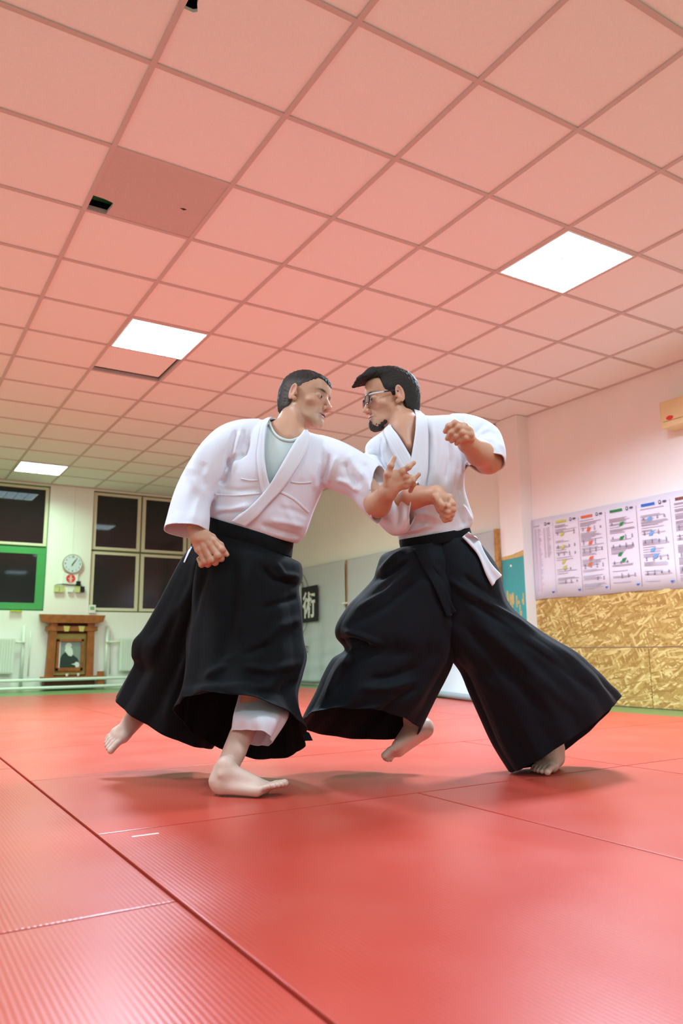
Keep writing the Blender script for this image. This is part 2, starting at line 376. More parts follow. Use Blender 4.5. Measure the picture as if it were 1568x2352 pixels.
for (x0, x1, y0, y1, lab, grp) in mats:
    b = NB(); gp = .0025
    if abs(x0-XX(-1)) < .01 and y0 < 2: x1 -= .004
    box(b, x0+gp, x1-gp, y0+gp, y1-gp, 0, MT, .004)
    o = obj('tatami_mat', b, M['mat_b'] if (x1-x0) > (y1-y0) else M['mat_a'], loc=((x0+x1)/2, (y0+y1)/2, 0)); tag(o, lab, 'mat', grp)
    i += 1
b = NB(); M['tape'] = mat('white_tape', (.8, .75, .7), .4)
q0 = P(303, 1922, 1); q1 = P(368, 1916, 1)
def on_mat(u, v, z=MT):
    d = P(u, v, 1)-CAM; return CAM+d*(z-CAM[2])/d[2]
a_, b_ = on_mat(303, 1922, MT+.0003), on_mat(368, 1916, MT+.0003)
box(b, a_[0], b_[0], a_[1]-.004, a_[1]+.004, MT, MT+.0008); o = obj('tape_strip', b, M['tape'], loc=tuple(a_)); tag(o, 'thin white tape scrap on the mat near the long seam', 'tape')
# ================================================================== BACK WALL THINGS
YW = YB
def Wt(cx, cz, y, s=1.0, mirror=1):            # text lying on the back wall
    return lambda x, yy, z: (cx+x*s, y-z, cz+yy*s)
# wall clock
t = thing('wall_clock', 'round white wall clock with a metal rim between the windows', 'clock', (1.555, YW, 1.735))
b = NB(); disc(b, (1.555, YW-.022, 1.735), .138, 'y', .044, 56); sub('case', b, M['chrome'], t)
b = NB(); disc(b, (1.555, YW-.046, 1.735), .124, 'y', .006, 56); dial = sub('dial', b, mat('clock_face', (.66, .72, .82), .5), t)
for k in range(12):
    a = math.radians(90-30*(k+1)); n = str(k+1); sz = .036 if (k+1) % 3 == 0 else .022
    tb = text_bm(n, sz, Wt(1.555+.10*math.cos(a)-.28*sz*len(n), 1.735+.10*math.sin(a)-.36*sz, YW-.0495), bold=.0008)
    sub('numeral', tb, M['ink'], dial)
def hand(a, L0, L1, wd, y):
    b = NB(); c, s = math.cos(a), math.sin(a)
    q = [(1.555+c*x-s*w_, 1.735+s*x+c*w_) for x, w_ in ((-L0, -wd), (L1, -wd*.5), (L1, wd*.5), (-L0, wd))]
    prism(b, q, 'y', y-.002, y); return b
sub('clock_hand', hand(math.radians(60), .02, .065, .006, YW-.052), M['ink'], t); sub('clock_hand', hand(math.radians(57), .035, .10, .004, YW-.055), M['ink'], t)
b = NB(); tube(b, [(1.552, YW-.004, 1.87), (1.549, YW-.004, CZ-.01)], .003, 6); o = obj('cable', b, M['white_paint'], loc=(1.55, YW, 1.9)); tag(o, 'thin pale cable running from ceiling down to the clock', 'cable')
# plaque with red disc
t = thing('wall_plaque', 'white rectangular plaque with a red disc emblem under the clock', 'plaque', (1.535, YW, 1.45))
b = NB(); box(b, 1.43, 1.64, YW-.03, YW, 1.452, 1.602, .004); sub('board', b, M['paper'], t)
b = NB(); disc(b, (1.54, YW-.031, 1.527), .062, 'y', .002, 40); em = sub('red_disc', b, M['red'], t)
b = NB()
for z, w_, h in ((1.568, .018, .006), (1.545, .010, .018), (1.527, .034, .007), (1.512, .014, .012), (1.497, .028, .004), (1.488, .006, .02), (1.478, .024, .004)):
    box(b, 1.54-w_, 1.54+w_, YW-.034, YW-.032, z-h/2, z+h/2)
sub('emblem_marks', b, M['paper'], em)
cols = [mat('pale_yellow', (.60, .62, .28), .6), M['paper'], M['black']]
for k, (x, wd, z0, z1, mk, lab) in enumerate(((1.328, .062, 1.332, 1.418, 0, 'pale yellow-green small box, leftmost under the plaque'), (1.396, .062, 1.332, 1.418, 0, 'pale yellow-green small box, second from the left under the plaque'),
      (1.512, .066, 1.336, 1.415, 1, 'white small box in the middle under the plaque'), (1.61, .062, 1.336, 1.42, 0, 'pale yellow-green small box at the right under the plaque'), (1.674, .058, 1.338, 1.42, 2, 'dark small box, rightmost under the plaque'),
      (1.618, .058, 1.43, 1.492, 2, 'small black device beside the plaque corner'))):
    t = thing('small_box', lab, 'box', (x+wd/2, YW, z0), 'little boxes under the clock')
    b = NB(); box(b, x, x+wd, YW-.05, YW, z0, z1, .003); sub('body', b, cols[mk], t)
    b = NB(); box(b, x-.002, x+wd+.002, YW-.054, YW-.0, z1-.012, z1, .002); sub('lid', b, cols[mk], t)
b = NB(); tube(b, [(1.335, YW-.01, 1.425), (1.37, YW-.01, 1.445), (1.43, YW-.01, 1.448), (1.55, YW-.012, 1.432), (1.62, YW-.012, 1.432), (1.70, YW-.01, 1.425)], .004, 6)
o = obj('wire', b, M['green_dark'], loc=(1.5, YW, 1.43)); tag(o, 'dark wire strung above the little boxes under the clock', 'wire')
# thermostat
t = thing('thermostat', 'small white thermostat with a greenish screen at the window corner', 'thermostat', (1.86, YW, 1.05))
b = NB(); box(b, 1.812, 1.905, YW-.03, YW-.001, 1.05, 1.165, .006); sub('housing', b, M['white_plastic'], t)
b = NB(); box(b, 1.828, 1.885, YW-.033, YW-.029, 1.095, 1.142, .001); sub('screen', b, mat('lcd', (.25, .42, .22), .2), t)
# ---------------------------------------------------------------- shrine
t = thing('torii_shrine', 'reddish brown wooden gate-shaped shrine under the windows', 'shrine', (1.59, YW, .03))
yw = YW-.002
b = NB(); prism(b, [(1.145, 1.02), (2.02, 1.015), (1.99, .925), (1.93, .905), (1.24, .905), (1.175, .925)], 'y', yw-.14, yw-.02); sub('top_beam', b, M['wood'], t)
b = NB(); box(b, 1.235, 1.925, yw-.115, yw-.03, .795, .862, .003); sub('tie_beam', b, M['wood'], t)
for xa, xb, xc, xd, zb in ((1.29, 1.385, 1.265, 1.365, .18), (1.79, 1.885, 1.795, 1.895, .18)):
    b = NB(); prism(b, [(xa, .93), (xb, .93), (xd, zb), (xc, zb)], 'y', yw-.105, yw-.01); sub('post', b, M['wood'], t)
b = NB(); box(b, 1.37, 1.80, yw-.02, yw, .17, .91); sub('back_board', b, M['wood_and_shade'], t)
b = NB(); box(b, 1.375, 1.80, yw-.03, yw-.02, .2, .76); sub('cloth_backing', b, M['raffia'], t)
b = NB(); box(b, 1.21, 2.0, yw-.22, yw, .15, .182, .003); sub('shelf', b, M['wood'], t)
b = NB(); box(b, 1.24, 1.9, yw-.18, yw, .04, .15); sub('opening_shade', b, M['wood_and_shade'], t)  # solid dark box painted in for the shaded opening under the shelf
for x in (1.46, 1.66):
    b = NB(); prism(b, [(x, .866), (x+.085, .862), (x+.07, .79), (x+.015, .79)], 'y', yw-.122, yw-.116); s_ = sub('gold_tag', b, mat('gold_paper', (.62, .50, .16), .5), t)
b = NB(); box(b, 1.915, 2.01, yw-.245, yw-.225, .055, .245, .003); o = obj('wooden_box', b, M['wood'], loc=(1.96, yw, .05)); tag(o, 'small brown wooden box at the right foot of the shrine', 'box')
# portrait
t = thing('portrait_frame', 'framed black and white portrait of a white-bearded person inside the shrine', 'picture', (1.575, yw-.06, .25))
b = NB(); z0, z1, xa, xb = .255, .685, 1.395, 1.755; f = .032; y0, y1 = yw-.075, yw-.035
box(b, xa, xb, y0, y1, z1-f, z1, .002); box(b, xa, xb, y0, y1, z0, z0+f+.01, .002); box(b, xa, xa+f, y0, y1, z0, z1); box(b, xb-f, xb, y0, y1, z0, z1); sub('frame', b, M['wood'], t)
b = NB(); box(b, xa+f, xb-f, y1-.012, y1-.008, z0+f, z1-f); ph = sub('photograph', b, M['grey_photo'], t)
def blob(poly, m, dy, name): 
    b = NB(); prism(b, poly, 'y', y1-.012-dy, y1-.0121-dy+.0008); return sub(name, b, m, ph)
def ell(cx, cz, rx, rz, n=28, a0=0): return [(cx+rx*math.cos(2*math.pi*k/n), cz+rz*math.sin(2*math.pi*k/n)) for k in range(n)]
blob([(1.427, .295), (1.452, .295), (1.452, .652), (1.430, .652)], M['paper'], .0005, 'white_edge')
blob([(1.45, .297), (1.70, .297), (1.712, .36), (1.685, .42), (1.63, .465), (1.56, .49), (1.51, .505), (1.475, .47), (1.452, .42)], M['photo_dark'], .001, 'dark_jacket')
blob(ell(1.556, .585, .045, .052), M['photo_skin'], .002, 'head')
blob([(1.515, .56), (1.505, .53), (1.53, .50), (1.56, .46), (1.60, .45), (1.62, .48), (1.615, .53), (1.60, .56)], M['photo_skin'], .0028, 'beard')
blob(ell(1.595, .578, .008, .006), M['photo_dark'], .0036, 'eye_shadow')
blob([(1.60, .345), (1.645, .352), (1.665, .375), (1.70, .37), (1.715, .33), (1.70, .30), (1.665, .30), (1.655, .33)], M['photo_skin'], .002, 'hand')
# small cups on the shelf
for x in (1.53, 1.68):
    t = thing('shrine_cup', 'small white cup on the shrine shelf, %s' % ('left one' if x < 1.6 else 'right one'), 'cup', (x, yw-.16, .182), 'cups on the shrine shelf')
    b = NB(); tube(b, [(x, yw-.16, .182), (x, yw-.16, .186), (x, yw-.16, .205), (x, yw-.16, .22)], [.010, .014, .018, .017], 14); sub('bowl', b, M['white_plastic'], t)
# ---------------------------------------------------------------- radiators and pipes
def radiator(x0, x1, lab):
    t = thing('radiator', lab, 'radiator', ((x0+x1)/2, YW-.06, .23)); y0 = YW-.12
    b = NB(); box(b, x0, x1, y0+.012, YW-.05, .235, .70, .006); sub('panel', b, M['white_paint'], t)
    b = NB(); n = int((x1-x0)/.033)
    for k in range(n):
        xa = x0+.012+k*(x1-x0-.02)/n; box(b, xa, xa+.02, y0, y0+.013, .25, .685, .004)
    o = sub('fins', b, M['white_paint'], t); o['kind'] = 'stuff'
    b = NB(); box(b, x0+.05, x0+.08, YW-.05, YW, .28, .32); sub('bracket', b, M['white_paint'], t)
    b = NB(); box(b, x1-.08, x1-.05, YW-.05, YW, .28, .32); sub('bracket', b, M['white_paint'], t)
    return t
radiator(.05, .855, 'cream panel radiator at the left edge under the green window'); radiator(2.255, 3.3, 'cream panel radiator right of the shrine, half hidden by the black trousers')
def pipe(pts, r, lab, cat='pipe'):
    b = NB(); tube(b, pts, r, 14); o = obj('heating_pipe', b, M['white_paint'], None, True, loc=tuple(pts[0])); tag(o, lab, cat); return o
pipe([(-3, YW-.27, .148), (1.2, YW-.27, .148), (4.6, YW-.27, .155)], .021, 'upper horizontal pale heating pipe in front of the shrine')
pipe([(-3, YW-.27, .045), (1.2, YW-.27, .045), (4.6, YW-.27, .048)], .021, 'lower horizontal pale heating pipe just above the green floor')
for xp, nm in ((.965, 'left'), (2.075, 'right')):
    pipe([(xp, YW-.06, .03), (xp, YW-.06, .87)], .02, 'vertical pale heating pipe at the %s side of the shrine' % nm)
    b = NB(); xr = .855 if nm == 'left' else 2.255
    tube(b, [(xp, YW-.06, .645), (xr, YW-.08, .645)], .014, 10); tube(b, [(xp-.0, YW-.105, .645), (xp, YW-.06, .645)], .02, 12)
    o = obj('radiator_valve', b, M['white_paint'], None, True, loc=(xp, YW-.06, .645)); tag(o, 'pale radiator valve at the %s side of the shrine' % nm, 'valve')
    b = NB(); tube(b, [(xp+(.09 if nm == 'left' else .07), YW-.03, .2), (xp+(.09 if nm == 'left' else .07), YW-.03, .80)], .008, 8)
    o = obj('thin_pipe', b, M['white_paint'], None, True, loc=(xp, YW-.03, .2)); tag(o, 'thin upright pale pipe beside the %s heating pipe' % nm, 'pipe')
# ================================================================== RIGHT WALL THINGS
def board(name, y0, y1, z0, z1, lab, x=XR-.018):
    b = NB(); box(b, x, XR-.001, y0, y1, z0, z1, .0015); o = obj(name, b, M['osb'], loc=(x, (y0+y1)/2, z0)); tag(o, lab, 'chipboard'); return o
board('chipboard_sheet', .33, 2.738, .508, .978, 'upper chipboard sheet below the exam banner'); board('chipboard_sheet', 1.495, 2.738, .008, .498, 'lower chipboard sheet nearer the pilaster')
board('chipboard_sheet', .33, 1.487, .008, .498, 'lower chipboard sheet at the right edge of the photo')
board('chipboard_sheet', -2.1, .325, .008, .978, 'chipboard sheet on the right wall outside the frame')
# ---- banner: x constant, text runs towards -y
t = thing('exam_banner', 'long white banner of printed exam charts with yellow, orange, green, blue and brown headings', 'banner', (XR, 1.2, 1.0))
b = NB(); N = 60; ya, yb = 2.735, -.6; rows = []
for i_ in range(N+1):
    y = ya+(yb-ya)*i_/N; wv = .004*math.sin(i_*.9)+.003*math.sin(i_*.37+1); zt = 1.765+.003*math.sin(i_*.5); zb = .972+.004*math.sin(i_*.4)
    rows.append([b.verts.new((XR-.024-wv*(1-k/4.)+0, y, zb+(zt-zb)*k/4)) for k in range(5)])
for A, B in zip(rows, rows[1:]):
    for k in range(4): b.faces.new((A[k], B[k], B[k+1], A[k+1]))
sheet = sub('sheet', b, mat('banner_vinyl', (.80, .74, .84), .45, .3), t, True); md = sheet.modifiers.new('s', 'SOLIDIFY'); md.thickness = .001
inks = {'yellow': (.62, .60, .10), 'orange': (.75, .16, .06), 'green': (.03, .26, .08), 'blue': (.04, .17, .60), 'brown': (.24, .08, .05), 'grey': (.46, .40, .48), 'dark': (.14, .11, .18), 'skyblue': (.16, .40, .75), 'black': (.03, .03, .04)}
inks = {k: mat('ink_'+k, v, .6) for k, v in inks.items()}
XB = XR-.0305
def strip(bm, y, z, w_, h): box(bm, XB, XB+.0006, y-w_, y, z-h/2, z+h/2)
rnd = random.Random(11)
themes = [None, 'yellow', 'orange', 'green', 'blue', 'brown', 'brown', 'grey', 'grey', 'grey']
for k, th in enumerate(themes):
    yL = 2.705-.33*k if k else 2.715; W = .315 if k else .29
    yL = [2.72, 2.44, 2.13, 1.80, 1.47, 1.14, .81, .48, .15, -.18][k]; W = .26 if k == 0 else .30
    tx = NB()
    if k == 0:
        for r_ in range(46):
            z = 1.66-r_*.0135
            strip(tx, yL-.02, z, .035, .004); strip(tx, yL-.065, z, rnd.uniform(.02, .05), .004)
            if r_ < 22: strip(tx, yL-.14, z, .025, .004); strip(tx, yL-.18, z, rnd.uniform(.03, .055), .004)
        strip(tx, yL-.01, 1.695, .08, .008)
    else:
        z = 1.665
        while z > 1.03:
            if rnd.random() < .18: z -= .035; continue
            strip(tx, yL-.012, z, rnd.uniform(.10, .27), .0045); z -= rnd.choice([.0095, .0095, .012, .02])
    for zf in ([] if k == 0 else [1.585, 1.46, 1.385, 1.24, 1.12]):
        for q in range(4):
            if rnd.random() < .8:
                yy = yL-.035-q*.068; h = rnd.uniform(.02, .045)
                strip(tx, yy, zf, .009, h); strip(tx, yy+.006, zf-h*.4, .022, .004); strip(tx, yy+.004, zf+h*.1, .018, .004)
    ch = sub('printed_text', tx, inks['dark'] if k in (4, 5) and False else inks['grey'], t); ch['kind'] = 'stuff'
    dv = NB(); strip(dv, yL-W-.004, 1.36, .003, .70); sub('column_line', dv, inks['brown'] if 0 < k < 4 else inks['grey'], t)
    if th:
        h = NB(); strip(h, yL-.025, 1.700, .135, .022); hd = sub('%s_heading' % th, h, inks[th], t)
        for zf in (1.575, 1.45, 1.31, 1.255):
            h = NB(); yy = yL-.08-rnd.uniform(0, .05)
            prism(h, [(yy, zf+.012), (yy-.045, zf+.018), (yy-.03, zf-.002), (yy-.02, zf-.018), (yy+.012, zf-.016)], 'x', XB-.0005, XB)
            sub('%s_diagram' % th, h, inks[{'blue': 'skyblue'}.get(th, th)], t)
    lg = NB()
    for rr_ in (.014,):
        n = 24; c_ = (yL-W*.70, 1.702)
        if k == 0: c_ = (yL-.17, 1.702)
        prism(lg, [(c_[0]+.014*math.cos(2*math.pi*j/n), c_[1]+.017*math.sin(2*math.pi*j/n)) for j in range(n)], 'x', XB-.0004, XB)
        prism(lg, [(c_[0]-.045+.020*math.cos(2*math.pi*j/n), c_[1]+.009*math.sin(2*math.pi*j/n)) for j in range(n)], 'x', XB-.0004, XB)
    sub('logo', lg, inks['dark'], t)
    lg = NB(); prism(lg, [(c_[0]+.006*math.cos(2*math.pi*j/n), c_[1]+.008*math.sin(2*math.pi*j/n)) for j in range(n)], 'x', XB-.0009, XB-.0004); sub('logo_centre', lg, M['paper'], t)
    lg = NB(); strip(lg, yL-W+.05, 1.035, .035, .007); strip(lg, yL-W+.045, 1.028, .018, .012); sub('footer_mark', lg, inks['blue'], t)
# air conditioner
t = thing('air_conditioner', 'cream wall air conditioner unit cut off by the right edge', 'air conditioner', (XR, .7, 2.26))
b = NB(); box(b, XR-.17, XR-.001, .25, 1.09, 2.27, 2.50, .02); sub('housing', b, M['ac'], t)
b = NB(); box(b, XR-.172, XR-.168, .29, 1.06, 2.32, 2.325); sub('air_slot', b, M['wood_strip'], t)
b = NB(); disc(b, (XR-.172, 1.0, 2.345), .032, 'x', .004, 24, .55); sub('red_logo', b, M['red'], t)
# wood strip at the tarp edge
b = NB(); box(b, 4.60, 4.644, 3.052, 3.10, .03, 1.715, .002); o = obj('wooden_batten', b, M['wood_strip'], loc=(4.62, 3.07, .03)); tag(o, 'upright brown wooden batten between the white tarp and the pilaster', 'batten')
b = NB(); tube(b, [(4.59, 3.06, 1.27), (4.575, 3.07, 1.30), (4.58, 3.06, 1.33)], [.016, .02, .01], 10); o = obj('hook', b, M['white_plastic'], None, True, loc=(4.6, 3.07, 1.3)); tag(o, 'small white hook on the brown wooden batten', 'hook')
# tarps
def tarp(y0, y1, flare, lab, ph0):
    t = thing('tarpaulin', lab, 'tarpaulin', (4.74, (y0+y1)/2, .05))
    b = NB(); ny, nz = 120, 60; R_ = []
    for i_ in range(ny+1):
        s = i_/ny; y = y0+(y1-y0)*s; col = []
        for k in range(nz+1):
            q = k/nz                          # 0 bottom, 1 top
            fl = flare*(1+.9*s)*max(0, 1-s*2.0)**.8*(max(0, 1-q*1.15)**1.4)
            z = (.05 if not flare else .05)+(1.735-.05)*q
            fold = (.012*math.sin(y*9+ph0+q*1.2)+.009*math.sin(y*17+q*2.5+ph0))*(1.1-q)+.004*math.sin(z*31+y*3)*(1-q)
            if flare: fold += .05*math.sin(y*6.3-q*3)*fl
            x = 4.745-fl+fold-.01
            yq = y-(.85*max(0, 1-q*1.5)**1.3*max(0, 1-s*2) if flare else 0); col.append(b.verts.new((x, yq, z+.003*math.sin(y*5)*q)))
        R_.append(col)
    for A, B in zip(R_, R_[1:]):
        for k in range(nz): b.faces.new((A[k], B[k], B[k+1], A[k+1]))
    o = sub('sheet', b, M['tarp'], t, True); md = o.modifiers.new('s', 'SOLIDIFY'); md.thickness = .002
    return t
near = tarp(3.12, 6.19, .95, 'near white tarpaulin flaring out onto the mats behind the right fighter', 0)
b = NB(); pts = []
for k in range(24):
    s = k/60.; y = 3.12+3.07*s-.85*(1-s*2); fl = .95*(1+.9*s)*max(0, 1-s*2)**.8; pts.append((4.735-fl-.02, y, .075))
tube(b, pts, .03, 10); sub('rolled_hem', b, mat('tarp_hem', (.30, .36, .38), .5), near, True)
far = tarp(6.26, 8.38, 0, 'far white tarpaulin with a black circular emblem between the fighters', 1.3)
b = NB(); box(b, 4.755, 4.775, 6.19, 6.26, .05, 1.735); o = obj('wooden_lath', b, M['wood_strip'], loc=(4.76, 6.22, .05)); tag(o, 'thin brown wooden lath showing in the gap between the two tarpaulins', 'lath')
b = NB(); box(b, 4.70, 4.754, 6.17, 6.28, 1.12, 1.145, .003); o = obj('clip', b, M['white_plastic'], loc=(4.72, 6.22, 1.13)); tag(o, 'white clip across the gap between the two tarpaulins', 'clip')
# emblem lying over the far tarp
XE = 4.70
def ring(bm, cy, cz, r, wd, n=64, x=XE, poly=False, rot=0):
    R4 = [[bm.verts.new((xx, cy+rr_*math.cos(2*math.pi*j/n+rot), cz+rr_*math.sin(2*math.pi*j/n+rot))) for j in range(n)] for xx, rr_ in ((x, r), (x, r-wd), (x-.001, r-wd), (x-.001, r))]
    for a_ in range(4):
        for j in range(n): bm.faces.new((R4[a_][j], R4[a_][(j+1) % n], R4[(a_+1) % 4][(j+1) % n], R4[(a_+1) % 4][j]))
b = NB(); ring(b, 7.74, 1.19, .56, .012); sub('emblem_ring', b, M['ink'], far)
b = NB(); ring(b, 7.74, 1.19, .46, .022, 8); sub('emblem_octagon', b, M['ink'], far)
b = NB(); ring(b, 7.74, 1.19, .40, .008, 8); sub('inner_octagon', b, M['ink'], far)
b = NB(); prism(b, [(6.95, .915), (7.44, .905), (7.44, 1.43), (6.95, 1.44)], 'x', XE-.0035, XE-.0015); sq = sub('emblem_square', b, M['ink'], far)
def onx(cy, cz, sx, sz, x): return lambda a, b_, c: (x-c*.3, cy-a*sx, cz+b_*sz)
try:
    tb = text_bm('\u8853', .40, onx(7.40, 1.01, .95, 1.0, XE-.0036), bold=.009); sub('calligraphy', tb, M['paper'], sq)
    tb = text_bm('\u6b66', .40, onx(8.3, 1.01, .95, 1.0, XE-.0036), bold=.004); sub('calligraphy', tb, M['ink'], far)
except Exception as e: print('glyph', e)
tb = text_bm('.CZ', .13, onx(7.47, .475, 1.1, 1.0, XE-.001), bold=.002); sub('lettering', tb, mat('faded_ink', (.16, .17, .18), .6), far)
# ================================================================== PEOPLE: shape tools
def rc(a, b, ra, rb, k=.02, op='+', tag_=None): return dict(t='rc', a=np.asarray(a, float), b=np.asarray(b, float), ra=ra, rb=rb, k=k, op=op)
def sp(c, r, k=.02, op='+'): return rc(c, np.asarray(c, float)+1e-5, r, r, k, op)
def elp(c, r, R=None, k=.02, op='+'): return dict(t='el', c=np.asarray(c, float), r=np.asarray(r, float), R=np.eye(3) if R is None else np.asarray(R, float), k=k, op=op)
def xf(prims, o, A):                          # local prims -> world; A rows are the local axes in world coordinates
    out = []
    for p in prims:
        q = dict(p)
        if p['t'] == 'rc': q['a'] = o+p['a']@A; q['b'] = o+p['b']@A
        else: q['c'] = o+p['c']@A; q['R'] = p['R']@A
        out.append(q)
    return out
def bound(p):
    if p['t'] == 'rc': return (p['a']+p['b'])/2, np.linalg.norm(p['a']-p['b'])/2+max(p['ra'], p['rb'])
    return p['c'], float(max(p['r']))
def ev(p, X):
    if p['t'] == 'rc':
        ba = p['b']-p['a']; t = np.clip(((X-p['a'])@ba)/(ba@ba), 0, 1)
        return np.linalg.norm(X-p['a']-t[:, None]*ba, axis=1)-(p['ra']+(p['rb']-p['ra'])*t)
    q = (X-p['c'])@p['R'].T; k0 = np.linalg.norm(q/p['r'], axis=1); k1 = np.linalg.norm(q/p['r']**2, axis=1)+1e-9
    return k0*(k0-1)/k1
def field(prims, X, post=None):
    d = np.full(len(X), .5)
    for p in prims:
        e = ev(p, X); k = p['k']
        if p['op'] == '+':
            h = np.clip(.5+.5*(d-e)/k, 0, 1); d = d*(1-h)+e*h-k*h*(1-h)
        else:
            h = np.clip(.5-.5*(d+e)/k, 0, 1); d = d*(1-h)+(-e)*h+k*h*(1-h)
    if post is not None: d = post(d, X)
    return d
def mesh_sdf(prims, h=.0026, n=16, post=None, pad=.0):
    B = [bound(p) for p in prims]; bc = np.array([b[0] for b in B]); br = np.array([b[1] for b in B]); add = np.array([p['op'] == '+' for p in prims])
    lo = (bc[add]-br[add, None]).min(0)-.03; hi = (bc[add]+br[add, None]).max(0)+.03
    S = n*h; nb = np.ceil((hi-lo)/S).astype(int)
    I = np.stack(np.meshgrid(*[np.arange(k) for k in nb], indexing='ij'), -1).reshape(-1, 3)
    C_ = lo+(I+.5)*S; rad = S*.87
    near = np.zeros(len(C_), bool)
    for c, r in zip(bc[add], br[add]): near |= np.linalg.norm(C_-c, axis=1) < r+rad+.01
    I, C_ = I[near], C_[near]
    d = field(prims, C_, post); keep = np.abs(d) < rad*1.5+.004; I, C_ = I[keep], C_[keep]
    ax = np.arange(n+1)*h; G = np.stack(np.meshgrid(ax, ax, ax, indexing='ij'), -1).reshape(-1, 3)
    keys, verts, quads = [], [], []
    K = 1 << 20
    key = lambda c: (c[:, 0]*K+c[:, 1])*K+c[:, 2]
    corners = np.array([[i, j, k] for i in (0, 1) for j in (0, 1) for k in (0, 1)])
    edges = [(a, b) for a in range(8) for b in range(a+1, 8) if np.abs(corners[a]-corners[b]).sum() == 1]
    for ib, c in zip(I, C_):
        dist = np.linalg.norm(bc-c, axis=1)-br
        ps = [p for p, q in zip(prims, dist) if q < rad+p['k']+.015]
        if not ps: continue
        X = lo+ib*S+G; F = field(ps, X, post).reshape(n+1, n+1, n+1); neg = F < 0
        if neg.all() or not neg.any(): continue
        cn = np.stack([neg[i:i+n, j:j+n, k:k+n] for i, j, k in corners], -1); s = cn.sum(-1); cell = np.argwhere((s > 0) & (s < 8))
        if not len(cell): continue
        V = np.stack([F[cell[:, 0]+i, cell[:, 1]+j, cell[:, 2]+k] for i, j, k in corners], -1)
        acc = np.zeros((len(cell), 3)); cnt = np.zeros(len(cell))
        for a, b in edges:
            m = (V[:, a] < 0) != (V[:, b] < 0); t = V[:, a]/np.where(m, V[:, a]-V[:, b], 1)
            pt = corners[a]+t[:, None]*(corners[b]-corners[a]); acc[m] += pt[m]; cnt[m] += 1
        verts.append(lo+(ib*n+cell+acc/cnt[:, None])*h); keys.append(key(ib*n+cell))
        for a in range(3):
            sl1 = [slice(0, n)]*3; sl2 = [slice(0, n)]*3; sl2[a] = slice(1, n+1)
            A_, B_ = neg[tuple(sl1)], neg[tuple(sl2)]; e = np.argwhere(A_ != B_)
            if not len(e): continue
            fl = A_[e[:, 0], e[:, 1], e[:, 2]]; g = ib*n+e; u, v = np.eye(3, dtype=int)[(a+1) % 3], np.eye(3, dtype=int)[(a+2) % 3]
            q = np.stack([key(g-u-v), key(g-v), key(g), key(g-u)], 1); q[~fl] = q[~fl][:, ::-1]; quads.append(q)
    keys = np.concatenate(keys); verts = np.concatenate(verts); quads = np.concatenate(quads)
    o = np.argsort(keys); keys, verts = keys[o], verts[o]
    ix = np.searchsorted(keys, quads); ix = np.clip(ix, 0, len(keys)-1); ok = (keys[ix] == quads).all(1)
    return verts, ix[ok]
def mesh_np(name, V, F, m, parent=None, smooth=True, color=None):
    me = bpy.data.meshes.new(name); V = np.asarray(V, float)
    off = Vector((0, 0, 0)); p = parent
    while p is not None: off += p.location; p = p.parent
    V = V-np.array(off)
    if isinstance(F, np.ndarray) and F.shape[1] == 4:
        me.vertices.add(len(V)); me.vertices.foreach_set('co', V.ravel()); me.loops.add(F.size); me.loops.foreach_set('vertex_index', F.ravel().astype(np.int32))
        me.polygons.add(len(F)); me.polygons.foreach_set('loop_start', (np.arange(len(F))*4).astype(np.int32)); me.update(calc_edges=True); me.validate()
    else: me.from_pydata(V.tolist(), [], [list(f) for f in F])
    for q in (m if isinstance(m, (list, tuple)) else [m]): me.materials.append(q)
    me.polygons.foreach_set('use_smooth', [smooth]*len(me.polygons))
    if color is not None:
        at = me.color_attributes.new('tone', 'FLOAT_COLOR', 'POINT'); at.data.foreach_set('color', np.concatenate([color, np.ones((len(color), 1))], 1).ravel())
    o = bpy.data.objects.new(name, me); COL.objects.link(o)
    if parent is not None: o.parent = parent
    return o
def cr(S, N):                                 # Catmull-Rom through rows of S
    S = np.asarray(S, float); n = len(S); out = []
    for t in np.linspace(0, n-1, N):
        i = min(int(t), n-2); f = t-i
        p0, p1, p2, p3 = S[max(i-1, 0)], S[i], S[i+1], S[min(i+2, n-1)]
        out.append(.5*((2*p1)+(-p0+p2)*f+(2*p0-5*p1+4*p2-p3)*f*f+(-p0+3*p1-3*p2+p3)*f**3))
    return np.array(out)
